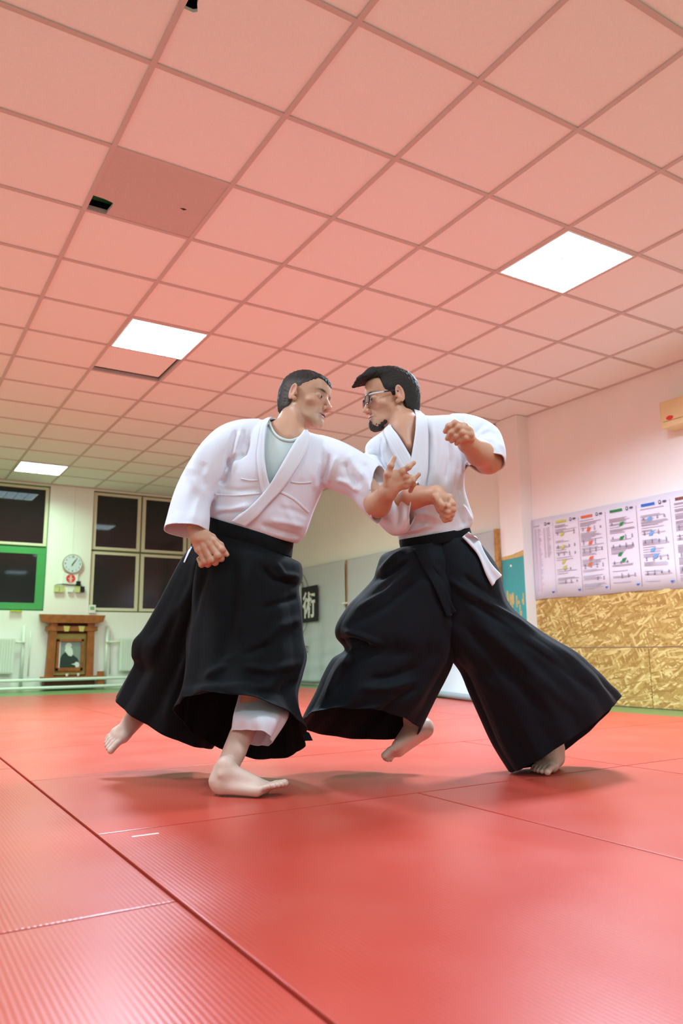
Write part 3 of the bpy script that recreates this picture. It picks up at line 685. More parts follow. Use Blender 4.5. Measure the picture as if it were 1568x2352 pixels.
# a station: Lu,Lv,Ru,Rv, dL,dR, half thickness, (front du,dv), (back du,dv)
def st(L, R, dL, dR, th, f=(0, 0), b=(0, 0)): return [*L, *R, dL, dR, th, *f, *b]
def loft(S, rows=60, cols=72, folds=None, pw=1.0, cap0=False, cap1=False, wall=0.0, inner=0.0):
    T_ = cr(S, rows); R_ = []
    th = np.linspace(0, 2*np.pi, cols, endpoint=False)
    for i, s in enumerate(T_):
        L, R = P(s[0], s[1], s[4]), P(s[2], s[3], s[5]); c = (L+R)/2; a = (L-R)/2
        vd = c-CAM; vd /= np.linalg.norm(vd); ah = a/np.linalg.norm(a); nn = -(vd-ah*(vd@ah)); nn /= np.linalg.norm(nn)
        co_, si = np.cos(th), np.sin(th)
        ce = np.sign(co_)*np.abs(co_)**pw; se = np.sign(si)*np.abs(si)**pw
        dd = np.linalg.norm(c-CAM)/FPX
        ring = c+ce[:, None]*a+se[:, None]*nn*s[6]
        wf, wb = np.clip(se, 0, 1)[:, None], np.clip(-se, 0, 1)[:, None]
        ring = ring+wf*(RIGHT*s[7]+DOWN*s[8])*dd+wb*(RIGHT*s[9]+DOWN*s[10])*dd
        if folds is not None:
            r = folds(th, i/(rows-1)); rad = ring-c; rad /= np.linalg.norm(rad, axis=1)[:, None]+1e-9
            ring = ring+rad*r[:, None]
        R_.append(ring)
    V = np.concatenate(R_); F = []
    i, k = np.meshgrid(np.arange(rows-1), np.arange(cols), indexing='ij'); k2 = (k+1) % cols
    F = np.stack([i*cols+k, i*cols+k2, (i+1)*cols+k2, (i+1)*cols+k], -1).reshape(-1, 4)
    return V, F, R_
MOUTHS = []
def closed_shell(S, rows, cols, folds=None, mouth=False):
    """closed solid loft; a mouth end is run on a little so that it can be cut open cleanly afterwards"""
    V, F, R_ = loft(S, rows, cols, folds); rings = list(R_)
    if mouth:
        r = R_[-1]; c = r.mean(0); w_, Q = np.linalg.eigh((r-c).T@(r-c)); n = Q[:, 0]
        if n@(c-R_[-6].mean(0)) < 0: n = -n
        MOUTHS.append((c, n, np.linalg.norm(r-c, axis=1).max()))
        flat = r-((r-c)@n)[:, None]*n; rings[-1] = flat
        for j in (1, 2, 3): rings.append(flat+n*.005*j)
    V = [x for r in rings for x in r]; n = len(rings); F = []
    for i in range(n-1):
        for k in range(cols):
            k2 = (k+1) % cols; F.append([i*cols+k, i*cols+k2, (i+1)*cols+k2, (i+1)*cols+k])
    V.append(rings[0].mean(0)); V.append(rings[-1].mean(0))
    for k in range(cols):
        k2 = (k+1) % cols; F.append([len(V)-2, k2, k]); F.append([len(V)-1, (n-1)*cols+k, (n-1)*cols+k2])
    return np.array(V), F
def cut_mouths(V, F):
    bm = NB(); me = bpy.data.meshes.new('t'); me.from_pydata(V.tolist(), [], F.tolist()); bm.from_mesh(me); bpy.data.meshes.remove(me)
    for c, n, R in MOUTHS:
        def near(x): d = np.array(x)-c; t = d@n; return -.010 < t < .028 and np.linalg.norm(d-t*n) < R*1.12
        fs = [f for f in bm.faces if near(f.calc_center_median())]; vs = {v for f in fs for v in f.verts}; es = {e for f in fs for e in f.edges}
        bmesh.ops.bisect_plane(bm, geom=list(vs)+list(es)+fs, plane_co=c, plane_no=n, clear_outer=False)
        kill = [f for f in bm.faces if near(f.calc_center_median()) and ((np.array(f.calc_center_median())-c)@n > 1e-4 or (lambda d: np.linalg.norm(d-(d@n)*n))(np.array(f.calc_center_median())-c) < R*.4)]
        bmesh.ops.delete(bm, geom=kill, context='FACES')
    MOUTHS.clear(); seen = set(); tiny = []
    for f0 in bm.faces:                        # drop stray crumbs left by the cut
        if f0 in seen: continue
        st_ = [f0]; seen.add(f0); comp = []
        while st_:
            f = st_.pop(); comp.append(f)
            for e in f.edges:
                for g_ in e.link_faces:
                    if g_ not in seen: seen.add(g_); st_.append(g_)
        if len(comp) < 400: tiny += comp
    bmesh.ops.delete(bm, geom=tiny, context='FACES'); bmesh.ops.delete(bm, geom=[v for v in bm.verts if not v.link_faces], context='VERTS')
    V = np.array([v.co[:] for v in bm.verts]); bm.verts.index_update(); F = [[v.index for v in f.verts] for f in bm.faces]; bm.free(); return V, F
def remesh(parts, vox, smooth=4, fac=.5):
    me = bpy.data.meshes.new('tmp'); V, F, off = [], [], 0
    for v, f in parts: V += v.tolist(); F += [[i+off for i in q] for q in f]; off += len(v)
    me.from_pydata(V, [], F); bm = NB(); bm.from_mesh(me); bmesh.ops.recalc_face_normals(bm, faces=bm.faces); bm.to_mesh(me); bm.free()
    o = bpy.data.objects.new('tmp', me); COL.objects.link(o)
    m = o.modifiers.new('r', 'REMESH'); m.mode = 'VOXEL'; m.voxel_size = vox
    if smooth:
        m = o.modifiers.new('s', 'SMOOTH'); m.iterations = smooth; m.factor = fac
    dg = bpy.context.evaluated_depsgraph_get(); me2 = bpy.data.meshes.new_from_object(o.evaluated_get(dg)); bpy.data.objects.remove(o)
    V = np.zeros(len(me2.vertices)*3); me2.vertices.foreach_get('co', V); V = V.reshape(-1, 3)
    N = np.zeros(len(V)*3); me2.vertices.foreach_get('normal', N); N = N.reshape(-1, 3)
    F = np.zeros(len(me2.polygons)*4, np.int32)
    lt = np.zeros(len(me2.polygons), np.int32); me2.polygons.foreach_get('loop_total', lt)
    L = np.zeros(len(me2.loops), np.int32); me2.loops.foreach_get('vertex_index', L)
    if (lt == 4).all(): F = L.reshape(-1, 4)
    else:
        ls = np.zeros(len(me2.polygons), np.int32); me2.polygons.foreach_get('loop_start', ls); q = lt == 4; F = L[ls[q][:, None]+np.arange(4)]
    bpy.data.meshes.remove(me2); return V, N, F
def seg2(u, v, pts):                           # distance (px) to an image polyline and parameter along it
    best = np.full(len(u), 1e9); par = np.zeros(len(u)); n = len(pts)-1
    for i in range(n):
        ax_, ay = pts[i]; bx, by = pts[i+1]; dx, dy = bx-ax_, by-ay
        t = np.clip(((u-ax_)*dx+(v-ay)*dy)/(dx*dx+dy*dy+1e-9), 0, 1); d = np.hypot(u-ax_-t*dx, v-ay-t*dy); m = d < best
        best[m] = d[m]; par[m] = (i+t[m])/n
    return best, par
def crease(V, N, folds, clip=None):            # push cloth in (-) and out (+) along fold lines on the side the folds lie
    u, v = UV(V); vd = V-CAM; vd /= np.linalg.norm(vd, axis=1)[:, None]; face = np.clip(-(vd*N).sum(1)*1.6, 0, 1)
    D = np.zeros(len(V))
    for pts, w_, dep in folds:
        d, t = seg2(u, v, pts); D += dep*np.exp(-(d/w_)**2)*np.clip(np.minimum(t, 1-t)*5+.15, 0, 1)
    return V+N*(D*face)[:, None]
from mathutils.bvhtree import BVHTree
def bvh(V, F): return BVHTree.FromPolygons([tuple(x) for x in V], [tuple(int(i) for i in f) for f in F])
def lay(bv, u, v, off, dflt):                  # the point of a surface seen at (u, v), lifted by off
    d = P(u, v, 1)-CAM; d = d/np.linalg.norm(d); h = bv.ray_cast(Vector(CAM), Vector(d))
    if h[0] is None: return P(u, v, dflt)-d*off
    n = np.array(h[1]); 
    if n@d > 0: n = -n
    nn = n*.5-d*.5; nn /= np.linalg.norm(nn)
    return np.array(h[0])+nn*off
def ribbon(bv, Lp, Rp, off, dflt, rows=40, cols=9, prof=None, thick=.004):
    A, B = cr(Lp, rows), cr(Rp, rows); V = []
    G = np.zeros((rows, cols, 3))
    for i in range(rows):
        for k in range(cols):
            s = k/(cols-1); q = A[i]*(1-s)+B[i]*s; G[i, k] = lay(bv, q[0], q[1], off+(prof(s) if prof else 0), dflt)
    # smooth lightly along and across so the band bridges the folds under it
    for _ in range(6):
        H = G.copy(); H[1:-1] = .25*G[:-2]+.5*G[1:-1]+.25*G[2:]; G = H
    vd = (G-CAM); vd /= np.linalg.norm(vd, axis=-1)[..., None]
    back = G+vd*thick; V = np.concatenate([G.reshape(-1, 3), back.reshape(-1, 3)]); n = rows*cols; F = []
    for i in range(rows-1):
        for k in range(cols-1):
            a = i*cols+k; F.append([a, a+1, a+cols+1, a+cols]); F.append([n+a, n+a+cols, n+a+cols+1, n+a+1])
    bd = [i*cols for i in range(rows)]+[(rows-1)*cols+k for k in range(1, cols)]+[i*cols+cols-1 for i in range(rows-2, -1, -1)]+[k for k in range(cols-2, 0, -1)]
    for a, b in zip(bd, bd[1:]+bd[:1]): F.append([a, b, n+b, n+a])
    return V, F
def inpoly(u, v, poly):
    c = np.zeros(len(u), bool); n = len(poly)
    for i in range(n):
        x0, y0 = poly[i]; x1, y1 = poly[(i+1) % n]
        m = ((y0 > v) != (y1 > v)) & (u < (x1-x0)*(v-y0)/(y1-y0+1e-12)+x0); c ^= m
    return c
RH = np.array([math.cos(YAW), -math.sin(YAW), 0.]); FH = np.array([math.sin(YAW), math.cos(YAW), 0.]); ZH = np.array([0, 0, 1.])
def head_axes(phi, th, ro):
    a = math.radians(phi); F = math.sin(a)*RH-math.cos(a)*FH; R = -math.cos(a)*RH-math.sin(a)*FH
    t = math.radians(th); F2 = math.cos(t)*F-math.sin(t)*ZH; Z2 = math.cos(t)*ZH+math.sin(t)*F
    r = math.radians(ro); Z3 = math.cos(r)*Z2-math.sin(r)*R; R3 = math.cos(r)*R+math.sin(r)*Z2
    return np.array([R3, F2, Z3])             # rows: his right, forward, up
def head_prims(open_mouth=.0, nose=1.0):
    p = [elp((0, -.014, .034), (.075, .097, .083), k=.02),
         elp((0, .022, -.03), (.058, .066, .082), k=.03),
         rc((.050, -.002, -.055), (.018, .07, -.100), .020, .016, .022), rc((-.050, -.002, -.055), (-.018, .07, -.100), .020, .016, .022),
         sp((0, .078, -.104), .0175, .02), elp((0, .055, -.07), (.036, .036, .034), k=.02),
         rc((-.034, .076, .019), (.034, .076, .019), .011, .011, .016), elp((0, .06, .05), (.05, .033, .035), k=.03),
         elp((.044, .056, -.028), (.018, .02, .014), k=.02), elp((-.044, .056, -.028), (.018, .02, .014), k=.02), elp((.062, .055, -.066), (.014, .022, .018), k=.02, op='-'), elp((-.062, .055, -.066), (.014, .022, .018), k=.02, op='-'),
         elp((.032, .100, -.003), (.017, .022, .0125), k=.010, op='-'), elp((-.032, .100, -.003), (.017, .022, .0125), k=.010, op='-')]
    for s in (1, -1):
        p += [elp((s*.032, .0725, -.002), (.0155, .0142, .0136), k=.003), elp((s*.032, .0875, -.0035), (.0135, .0085, .0034), k=.0022, op='-')]
        p += [sp((s*.0135, .097, -.044), .0082, .006), rc((s*.020, .0955, -.044), (s*.033, .080, -.076), .0030, .0022, .005, '-'), rc((s*.020, .105, -.012), (s*.046, .089, -.016), .0012, .001, .004, '-')]
    p += [rc((0, .086, .008), (0, .102*nose+.006, -.034), .0066, .0096, .010), sp((0, .111*nose+.002, -.0385), .0094, .006),
          sp((.0066, .104, -.0505), .0040, .003, '-'), sp((-.0066, .104, -.0505), .0040, .003, '-')]
    o = open_mouth
    p += [elp((0, .0885, -.0675), (.024, .0095, .0048), k=.006), elp((0, .0865, -.0765-o), (.021, .0100, .0058), k=.006), elp((0, .098, -.0715-o*.5), (.021, .010, .0012+o*.6), k=.002, op='-')]
    for s in (1, -1):                          # ears
        E_ = np.array([[math.cos(.35), -s*math.sin(.35)*1, 0], [s*math.sin(.35), math.cos(.35), -.15], [0, .15, 1]])
        p += [elp((s*.080, -.017, -.003), (.0065, .0205, .0345), E_, k=.006), elp((s*.0875, -.0135, .003), (.0085, .0125, .0215), E_, k=.0025, op='-'), sp((s*.0775, -.004, -.033), .0082, .006),
              rc((s*.080, -.003, -.004), (s*.078, .000, -.014), .004, .004, .004)]
    return p
EARR, EARL = np.array([.082, -.014, -.004]), np.array([-.082, -.014, -.004])
def foot_prims(lift=0.0, splay=1.0, side=1):
    s = side
    p = [elp((.030, 0, .034), (.031, .029, .034), k=.02), rc((.050, 0, .092), (.048, 0, .055), .031, .035, .02), sp((.052, .029*s, .075), .009, .012), sp((.046, -.029*s, .067), .009, .012),
         rc((.022, 0, .080), (.016, 0, .045), .012, .020, .02),
         rc((.062, 0, .066), (.150, .004*s, .036), .034, .024, .02), rc((.05, -.012*s, .026), (.165, -.030*s, .018), .024, .017, .02), rc((.06, .012*s, .034), (.175, .026*s, .022), .024, .021, .02),
         elp((.168, 0, .022), (.032, .044, .019), k=.015)]
    for y, x, r, k_ in ((.031, .243, .0130, 0), (.010, .240, .0092, 1), (-.008, .232, .0086, 2), (-.024, .222, .0082, 3), (-.038, .208, .0078, 4)):
        mid = (x*.5+.092, y*s*splay, .020+lift*.5); p += [rc((.170+.0*k_, y*.95*s, .019), mid, r*1.05, r*.92, .006), rc(mid, (x, y*s*splay, .013+lift), r*.92, r, .004)]
    return p
def foot_at(heel, toe, up, **kw):
    f = toe-heel; f /= np.linalg.norm(f); up = up-f*(up@f); up /= np.linalg.norm(up); lat = np.cross(up, f)
    return xf(foot_prims(**kw), heel, np.array([f, lat, up]))
def skin_mat():
    m = bpy.data.materials.new('skin'); m.use_nodes = True; nt = m.node_tree; b = nt.nodes['Principled BSDF']
    a = nt.nodes.new('ShaderNodeVertexColor'); a.layer_name = 'tone'; nt.links.new(a.outputs['Color'], b.inputs['Base Color'])
    b.inputs['Roughness'].default_value = .48; b.inputs['Specular IOR Level'].default_value = .4
    b.inputs['Subsurface Weight'].default_value = .12; b.inputs['Subsurface Radius'].default_value = (1, .3, .15); b.inputs['Subsurface Scale'].default_value = .008
    tc = nt.nodes.new('ShaderNodeTexCoord'); n = nt.nodes.new('ShaderNodeTexNoise'); n.inputs['Scale'].default_value = 260; n.inputs['Detail'].default_value = 5
    bp = nt.nodes.new('ShaderNodeBump'); bp.inputs['Strength'].default_value = .22; bp.inputs['Distance'].default_value = .0015
    nt.links.new(tc.outputs['Object'], n.inputs['Vector']); nt.links.new(n.outputs['Fac'], bp.inputs['Height']); nt.links.new(bp.outputs['Normal'], b.inputs['Normal'])
    return m
M['skin'] = skin_mat()
def weave(name, col, rough, scale, strength, sheen=.3):
    m = mat(name, col, rough, .2, sheen=0); nt = m.node_tree; b = nt.nodes['Principled BSDF']; b.inputs['Sheen Weight'].default_value = sheen; b.inputs['Sheen Roughness'].default_value = .4
    tc = nt.nodes.new('ShaderNodeTexCoord'); v = nt.nodes.new('ShaderNodeTexVoronoi'); v.inputs['Scale'].default_value = scale
    n = nt.nodes.new('ShaderNodeTexNoise'); n.inputs['Scale'].default_value = 14; n.inputs['Detail'].default_value = 6
    ad = nt.nodes.new('ShaderNodeMath'); ad.operation = 'MULTIPLY_ADD'; ad.inputs[1].default_value = .25
    nt.links.new(tc.outputs['Object'], v.inputs['Vector']); nt.links.new(tc.outputs['Object'], n.inputs['Vector'])
    nt.links.new(v.outputs['Distance'], ad.inputs[0]); nt.links.new(n.outputs['Fac'], ad.inputs[2])
    bp = nt.nodes.new('ShaderNodeBump'); bp.inputs['Strength'].default_value = strength; bp.inputs['Distance'].default_value = .006
    nt.links.new(ad.outputs[0], bp.inputs['Height']); nt.links.new(bp.outputs['Normal'], b.inputs['Normal']); return m
M['gi'] = weave('white_cotton_weave', (.74, .76, .84), .85, 420, .16, .2)
M['gi2'] = weave('white_cotton_smooth', (.74, .77, .84), .85, 700, .2, .2)
M['gi_band'] = weave('white_cotton_band', (.76, .78, .85), .85, 700, .2, .2)
M['shirt'] = weave('tshirt_cotton', (.66, .76, .74), .85, 900, .1, .1)
M['hakama'] = weave('black_cotton', (.0022, .0034, .0042), .85, 600, .3, .04)
M['hakama2'] = weave('blue_black_cotton', (.0035, .0065, .010), .75, 600, .3, .08)
def hair_mat(name):
    m = mat(name, (.02, .015, .012), .55, .35, bump=.8, bscale=420); nt = m.node_tree; a = nt.nodes.new('ShaderNodeVertexColor'); a.layer_name = 'tone'
    nt.links.new(a.outputs['Color'], nt.nodes['Principled BSDF'].inputs['Base Color']); return m
M['hair_dark'] = hair_mat('dark_hair'); M['hair_grey'] = hair_mat('greying_hair'); M['beard'] = mat('beard_hair', (.035, .024, .017), .6, .3, noise=.4, nscale=300, bump=.8, bscale=420)
M['eye'] = mat('eye_white', (.42, .36, .32), .15, .5)
M['iris'] = mat('iris_brown', (.03, .02, .015), .1, .5)
M['specs_dark'] = mat('dark_navy_frame', (.01, .015, .04), .25, .5)
M['specs_light'] = mat('pale_temple', (.70, .78, .80), .3, .5)
M['lens'] = mat('spectacle_lens', (.55, .62, .68), .03, .5, trans=1.0)

def face_colour(V, o, A, base, stub=0.0, beard=0.0, brow=(.05, .035, .025)):
    q = (V-o)@A.T; x, y, z = q[:, 0], q[:, 1], q[:, 2]; C = np.tile(np.array(base), (len(V), 1)); inh = (np.abs(x) < .11) & (y > -.13) & (y < .15) & (z > -.13) & (z < .14)
    def mix(w_, c):
        w_ = (np.clip(w_, 0, 1)*inh)[:, None]; C[:] = C*(1-w_)+np.array(c)*w_
    g = lambda cx, cy, cz, sx, sy, sz: np.exp(-(((x-cx)/sx)**2+((y-cy)/sy)**2+((z-cz)/sz)**2))
    for s in (1, -1):
        mix(.14*g(s*.045, .06, -.035, .03, .05, .025), (.72, .30, .22)); mix(.5*g(s*.083, -.015, 0, .01, .03, .035), (.72, .28, .22))
        mix(1.3*g(s*.034, .09, .0195, .020, .03, .0046), brow)
        mix(.5*g(s*.032, .09, -.014, .018, .03, .006), (.45, .22, .17))
    mix(.45*g(0, .115, -.042, .02, .03, .02), (.75, .32, .25))
    mix(1.2*g(0, .095, -.0668, .022, .03, .0042)+1.2*g(0, .095, -.0775, .019, .03, .005), (.50, .20, .17))
    mix(2*g(0, .09, -.0718, .021, .014, .0018), (.10, .03, .03))
    if stub: mix(stub*(g(0, .07, -.09, .06, .07, .035)+.6*g(0, .09, -.058, .03, .03, .007)), (.25, .20, .17))
    if beard: mix(beard*(g(0, .09, -.100, .020, .05, .020)), (.05, .035, .025)); mix(.35*beard*g(0, .095, -.060, .026, .03, .004), (.12, .07, .05))
    return C
def hair_obj(name, o, A, root, m, lab, zmin, grow=.007, fringe=None, h=.0024, rec=.016, grey=0.0):
    pr = [elp((0, -.016, .036), (.0765+grow*.6, .0985+grow, .0845+grow), k=.02), elp((0, -.05, -.02), (.066, .062, .075), k=.03), elp((0, .06, .05), (.05+grow, .033+grow, .035+grow), k=.03)]
    if fringe: pr += fringe
    prw = xf(pr, o, A)
    ys, zs = np.array(zmin).T
    def post(d, X):
        q = (X-o)@A.T
        st_ = .0016*np.sin(q[:, 0]*420+3*np.sin(q[:, 1]*60))*np.sin(q[:, 1]*150+q[:, 2]*90)+.0010*np.sin(q[:, 0]*900+q[:, 2]*300)
        zb = np.interp(q[:, 1], ys, zs)+.0012*np.sin(q[:, 1]*500)
        zb = zb+rec*np.exp(-((np.abs(q[:, 0])-.046)/.018)**2)*np.clip((q[:, 1]-.03)*60, 0, 1)
        c = (zb-q[:, 2])
        return np.maximum(d+st_+.0045*np.clip(1+c/.014, 0, 1)**2, c)
    V, F = mesh_sdf(prw, h, 16, post)
    Q = (V-o)@A.T; g_ = np.clip((.062-Q[:, 2])/.03, 0, 1)*np.clip((Q[:, 1]+.09)/.04, 0, 1)*grey; col = np.array([.018, .014, .011])*(1-g_[:, None])+np.array([.105, .09, .08])*g_[:, None]
    ob = mesh_np(name, V, F, m, root, color=col)

    if lab: ob['label'] = lab
    return ob
def eyes(o, A, root, gaze=(0, 1, 0), scale=1.0):
    for s in (1, -1):
        c = np.array([s*.032, .0735, -.002]); V, F = [], []
        bm = NB(); bmesh.ops.create_uvsphere(bm, u_segments=24, v_segments=16, radius=.0127)
        for v in bm.verts: v.co = Vector(o+(c+np.array(v.co))@A)
        e = sub('eye', bm, M['eye'], root, True)
        g_ = np.array(gaze, float); g_ /= np.linalg.norm(g_); bm = NB()
        bmesh.ops.create_uvsphere(bm, u_segments=20, v_segments=12, radius=.0074)
        for v in bm.verts: v.co = Vector(o+(c+g_*.0072+np.array(v.co))@A)
        sub('iris', bm, M['iris'], e, True)
# ================================================================== LEFT FIGHTER
JSIGN = 1
pm = FPX
rootA = thing('person', 'left person in white jacket and wide black trousers, fist by the hip', 'person', tuple(P(560, 1822, 2.6)*np.array([1, 1, 0])+np.array([0, 0, MT])))
AA = head_axes(66, 7, 10); dH = 2.95
oA = P(673, 898, dH)-EARR@AA
base = (.56, .315, .205)
pr = xf(head_prims(.003, 1.0), oA, AA)
neck = oA+np.array([0, -.035, -.07])@AA
pr += [rc(neck, P(655, 1000, 2.90), .053, .058, .02), rc(oA+np.array([.05, .0, -.07])@AA, P(668, 1003, 2.83), .012, .011, .015), rc(P(655, 1005, 2.91), P(600, 1015, 2.92), .05, .05, .04), rc(P(655, 1005, 2.91), P(735, 1035, 2.88), .05, .05, .04),
       elp(P(635, 1070, 2.865), (.15, .085, .15), np.array([RH, FH, ZH]), k=.05), elp(P(600, 1170, 2.86), (.13, .08, .15), np.array([RH, FH, ZH]), k=.05), elp(P(575, 1270, 2.87), (.13, .09, .11), np.array([RH, FH, ZH]), k=.05)]
# right arm (fist by the hip)
sA, eA, wA = P(585, 1020, 2.90), P(452, 1110, 2.88), P(450, 1212, 2.72)
pr += [rc(sA, eA, .052, .042, .03), rc(eA, P(445, 1165, 2.80), .042, .041, .02), rc(P(445, 1165, 2.80), wA, .041, .028, .02)]
def fingers(F, k=.006):
    out = []
    for pts, r in F:
        Q = [P(*p) for p in pts]; n = len(Q)-1
        for i in range(n): out.append(rc(Q[i], Q[i+1], r[min(i, len(r)-1)], r[min(i+1, len(r)-1)], k))
        for q, rr_ in zip(Q[1:-1], r[1:]): out.append(sp(q, rr_*1.06, k))
    return out
pr += [rc(wA, P(456, 1232, 2.70), .027, .026, .015), elp(P(463, 1238, 2.70), (.034, .017, .034), RC, k=.015),
       rc(P(455, 1228, 2.70), P(490, 1243, 2.685), .020, .016, .014), rc(P(450, 1232, 2.70), P(455, 1262, 2.69), .019, .014, .014)]
pr += fingers([([(470, 1232, 2.69), (491, 1243, 2.68), (510, 1262, 2.665), (508, 1283, 2.68), (488, 1284, 2.71)], [.013, .0118, .0105, .0098, .009]),
               ([(466, 1236, 2.69), (482, 1251, 2.675), (500, 1276, 2.66), (494, 1292, 2.68), (478, 1286, 2.71)], [.013, .0122, .0108, .0100, .009]),
               ([(460, 1238, 2.69), (470, 1258, 2.675), (485, 1286, 2.66), (477, 1296, 2.685), (466, 1286, 2.71)], [.013, .0120, .0106, .0098, .009]),
               ([(455, 1238, 2.70), (458, 1264, 2.68), (470, 1290, 2.67), (463, 1297, 2.69), (456, 1284, 2.71)], [.012, .0112, .0098, .0090, .008]),
               ([(468, 1220, 2.70), (487, 1234, 2.70), (506, 1252, 2.69), (521, 1274, 2.675)], [.013, .0115, .0105, .0085])])
# left arm, open hand
sB, eB = P(735, 1035, 2.89), P(826, 1098, 2.80)
pr += [rc(sB, eB, .052, .044, .03), rc(eB, P(866, 1156, 2.70), .042, .0445, .02), rc(P(868, 1160, 2.70), P(890, 1130, 2.63), .0445, .030, .02), rc(P(890, 1130, 2.63), P(899, 1118, 2.62), .030, .027, .015),
       elp(P(907, 1098, 2.61), (.030, .028, .017), np.array([RIGHT*.6+DOWN*.8, RIGHT*.8-DOWN*.6, FWD]), k=.016), rc(P(893, 1112, 2.62), P(922, 1086, 2.61), .017, .0125, .014), rc(P(900, 1122, 2.62), P(932, 1112, 2.62), .018, .0125, .014)]
pr += fingers([([(890, 1112, 2.61), (890, 1090, 2.60), (897, 1070, 2.595), (905, 1051, 2.60)], [.0165, .0125, .0100, .0080]),
               ([(908, 1098, 2.605), (924, 1083, 2.60), (938, 1073, 2.595), (950, 1063, 2.60)], [.0125, .0112, .0092, .0078]),
               ([(912, 1104, 2.61), (931, 1094, 2.605), (945, 1098, 2.62), (946, 1112, 2.645)], [.0125, .0112, .0096, .0085]),
               ([(912, 1112, 2.61), (934, 1106, 2.61), (948, 1112, 2.63), (942, 1127, 2.65)], [.0125, .0108, .0094, .0085]),
               ([(908, 1120, 2.62), (932, 1116, 2.615), (948, 1104, 2.61), (962, 1089, 2.61)], [.0125, .0100, .0084, .0070])])
# legs and feet
hpA = P(575, 1290, 2.87)
ftA = foot_at(on_mat(484, 1824, MT+.003), on_mat(634, 1828, MT+.003), ZH, lift=.022, side=1)
kneeA = P(600, 1500, 2.76); ankA = P(528, 1757, 2.575)
pr += [rc(P(610, 1300, 2.87), kneeA, .075, .055, .04), rc(kneeA, P(578, 1635, 2.69), .052, .046, .03), rc(P(578, 1635, 2.69), P(541, 1725, 2.59), .046, .033, .02), rc(P(541, 1725, 2.59), ankA, .031, .034, .02), rc(P(506, 1775, 2.585), P(548, 1690, 2.625), .021, .026, .03)]+ftA
heel2, toe2 = P(352, 1638, 3.13), P(272, 1702, 3.0)
ft2 = foot_at(heel2, toe2, -FWD*.75-RIGHT*.45-DOWN*.35, lift=.0, side=1)
an2 = ft2[1]['a']
pr += [rc(P(540, 1300, 2.90), P(440, 1480, 2.98), .078, .055, .04), rc(P(440, 1480, 2.98), P(385, 1580, 3.08), .052, .045, .03), rc(P(385, 1580, 3.08), an2, .045, .034, .02)]+ft2
V, F = mesh_sdf(pr)
C = face_colour(V, oA, AA, base, stub=.28)
foot_w = np.clip((.32-V[:, 2])/.12, 0, 1)[:, None]; C = C*(1-foot_w)+np.array([.66, .47, .38])*foot_w
mesh_np('body', V, F, M['skin'], rootA, color=C); bodyA = bvh(V, F)
hair_obj('hair', oA, AA, rootA, M['hair_grey'], 'short dark hair greying at the sides', [(-.13, -.07), (-.06, -.066), (-.035, -.055), (-.022, .004), (-.012, .030), (.004, .016), (.012, .030), (.03, .040), (.05, .044), (.068, .047), (.09, .050), (.12, .050)], .003, grey=1.0)
eyes(oA, AA, rootA, (-.35, 1, -.25))
# jacket
def fA(th, s): return .0022*np.sin(5*th+s*9)*s
def dn(S, mul): return S
tA = [st((632, 960), (712, 996), 2.90, 2.89, .055), st((612, 963), (732, 1000), 2.90, 2.88, .075), st((590, 968), (752, 1006), 2.90, 2.87, .090), st((560, 988), (768, 1026), 2.89, 2.86, .105),
      st((532, 1030), (764, 1056), 2.88, 2.85, .120), st((506, 1075), (753, 1092), 2.87, 2.84, .125), st((494, 1108), (740, 1128), 2.87, 2.84, .122), st((487, 1138), (724, 1165), 2.87, 2.84, .120),
      st((484, 1165), (712, 1198), 2.87, 2.84, .120), st((481, 1182), (702, 1225), 2.87, 2.85, .118), st((484, 1194), (684, 1247), 2.87, 2.85, .108), st((496, 1205), (672, 1246), 2.87, 2.86, .095)]
rA = [st((596, 962), (600, 1068), 2.90, 2.88, .07), st((548, 966), (566, 1082), 2.89, 2.86, .085), st((503, 983), (541, 1100), 2.88, 2.84, .085), st((466, 1017), (518, 1120), 2.86, 2.82, .080),
      st((438, 1060), (498, 1138), 2.84, 2.80, .075), st((416, 1106), (484, 1150), 2.81, 2.77, .072), st((399, 1150), (478, 1168), 2.78, 2.74, .070), st((387, 1187), (478, 1192), 2.75, 2.71, .068), st((378, 1214), (476, 1212), 2.73, 2.70, .066, (0, -9), (0, 26))]
lA = [st((735, 999), (722, 1118), 2.88, 2.85, .075), st((765, 1008), (748, 1120), 2.86, 2.83, .085), st((796, 1020), (778, 1130), 2.83, 2.80, .082), st((826, 1036), (805, 1143), 2.80, 2.77, .076),
      st((852, 1054), (826, 1166), 2.77, 2.74, .072), st((872, 1068), (846, 1188), 2.75, 2.72, .068), st((884, 1077), (868, 1204), 2.74, 2.71, .062, (-34, 6), (10, 0))]
parts = [closed_shell(tA, 60, 80), closed_shell(rA, 60, 60, fA, True), closed_shell(lA, 50, 60, fA, True)]
V, N, F = remesh(parts, .0038, 9, .5)
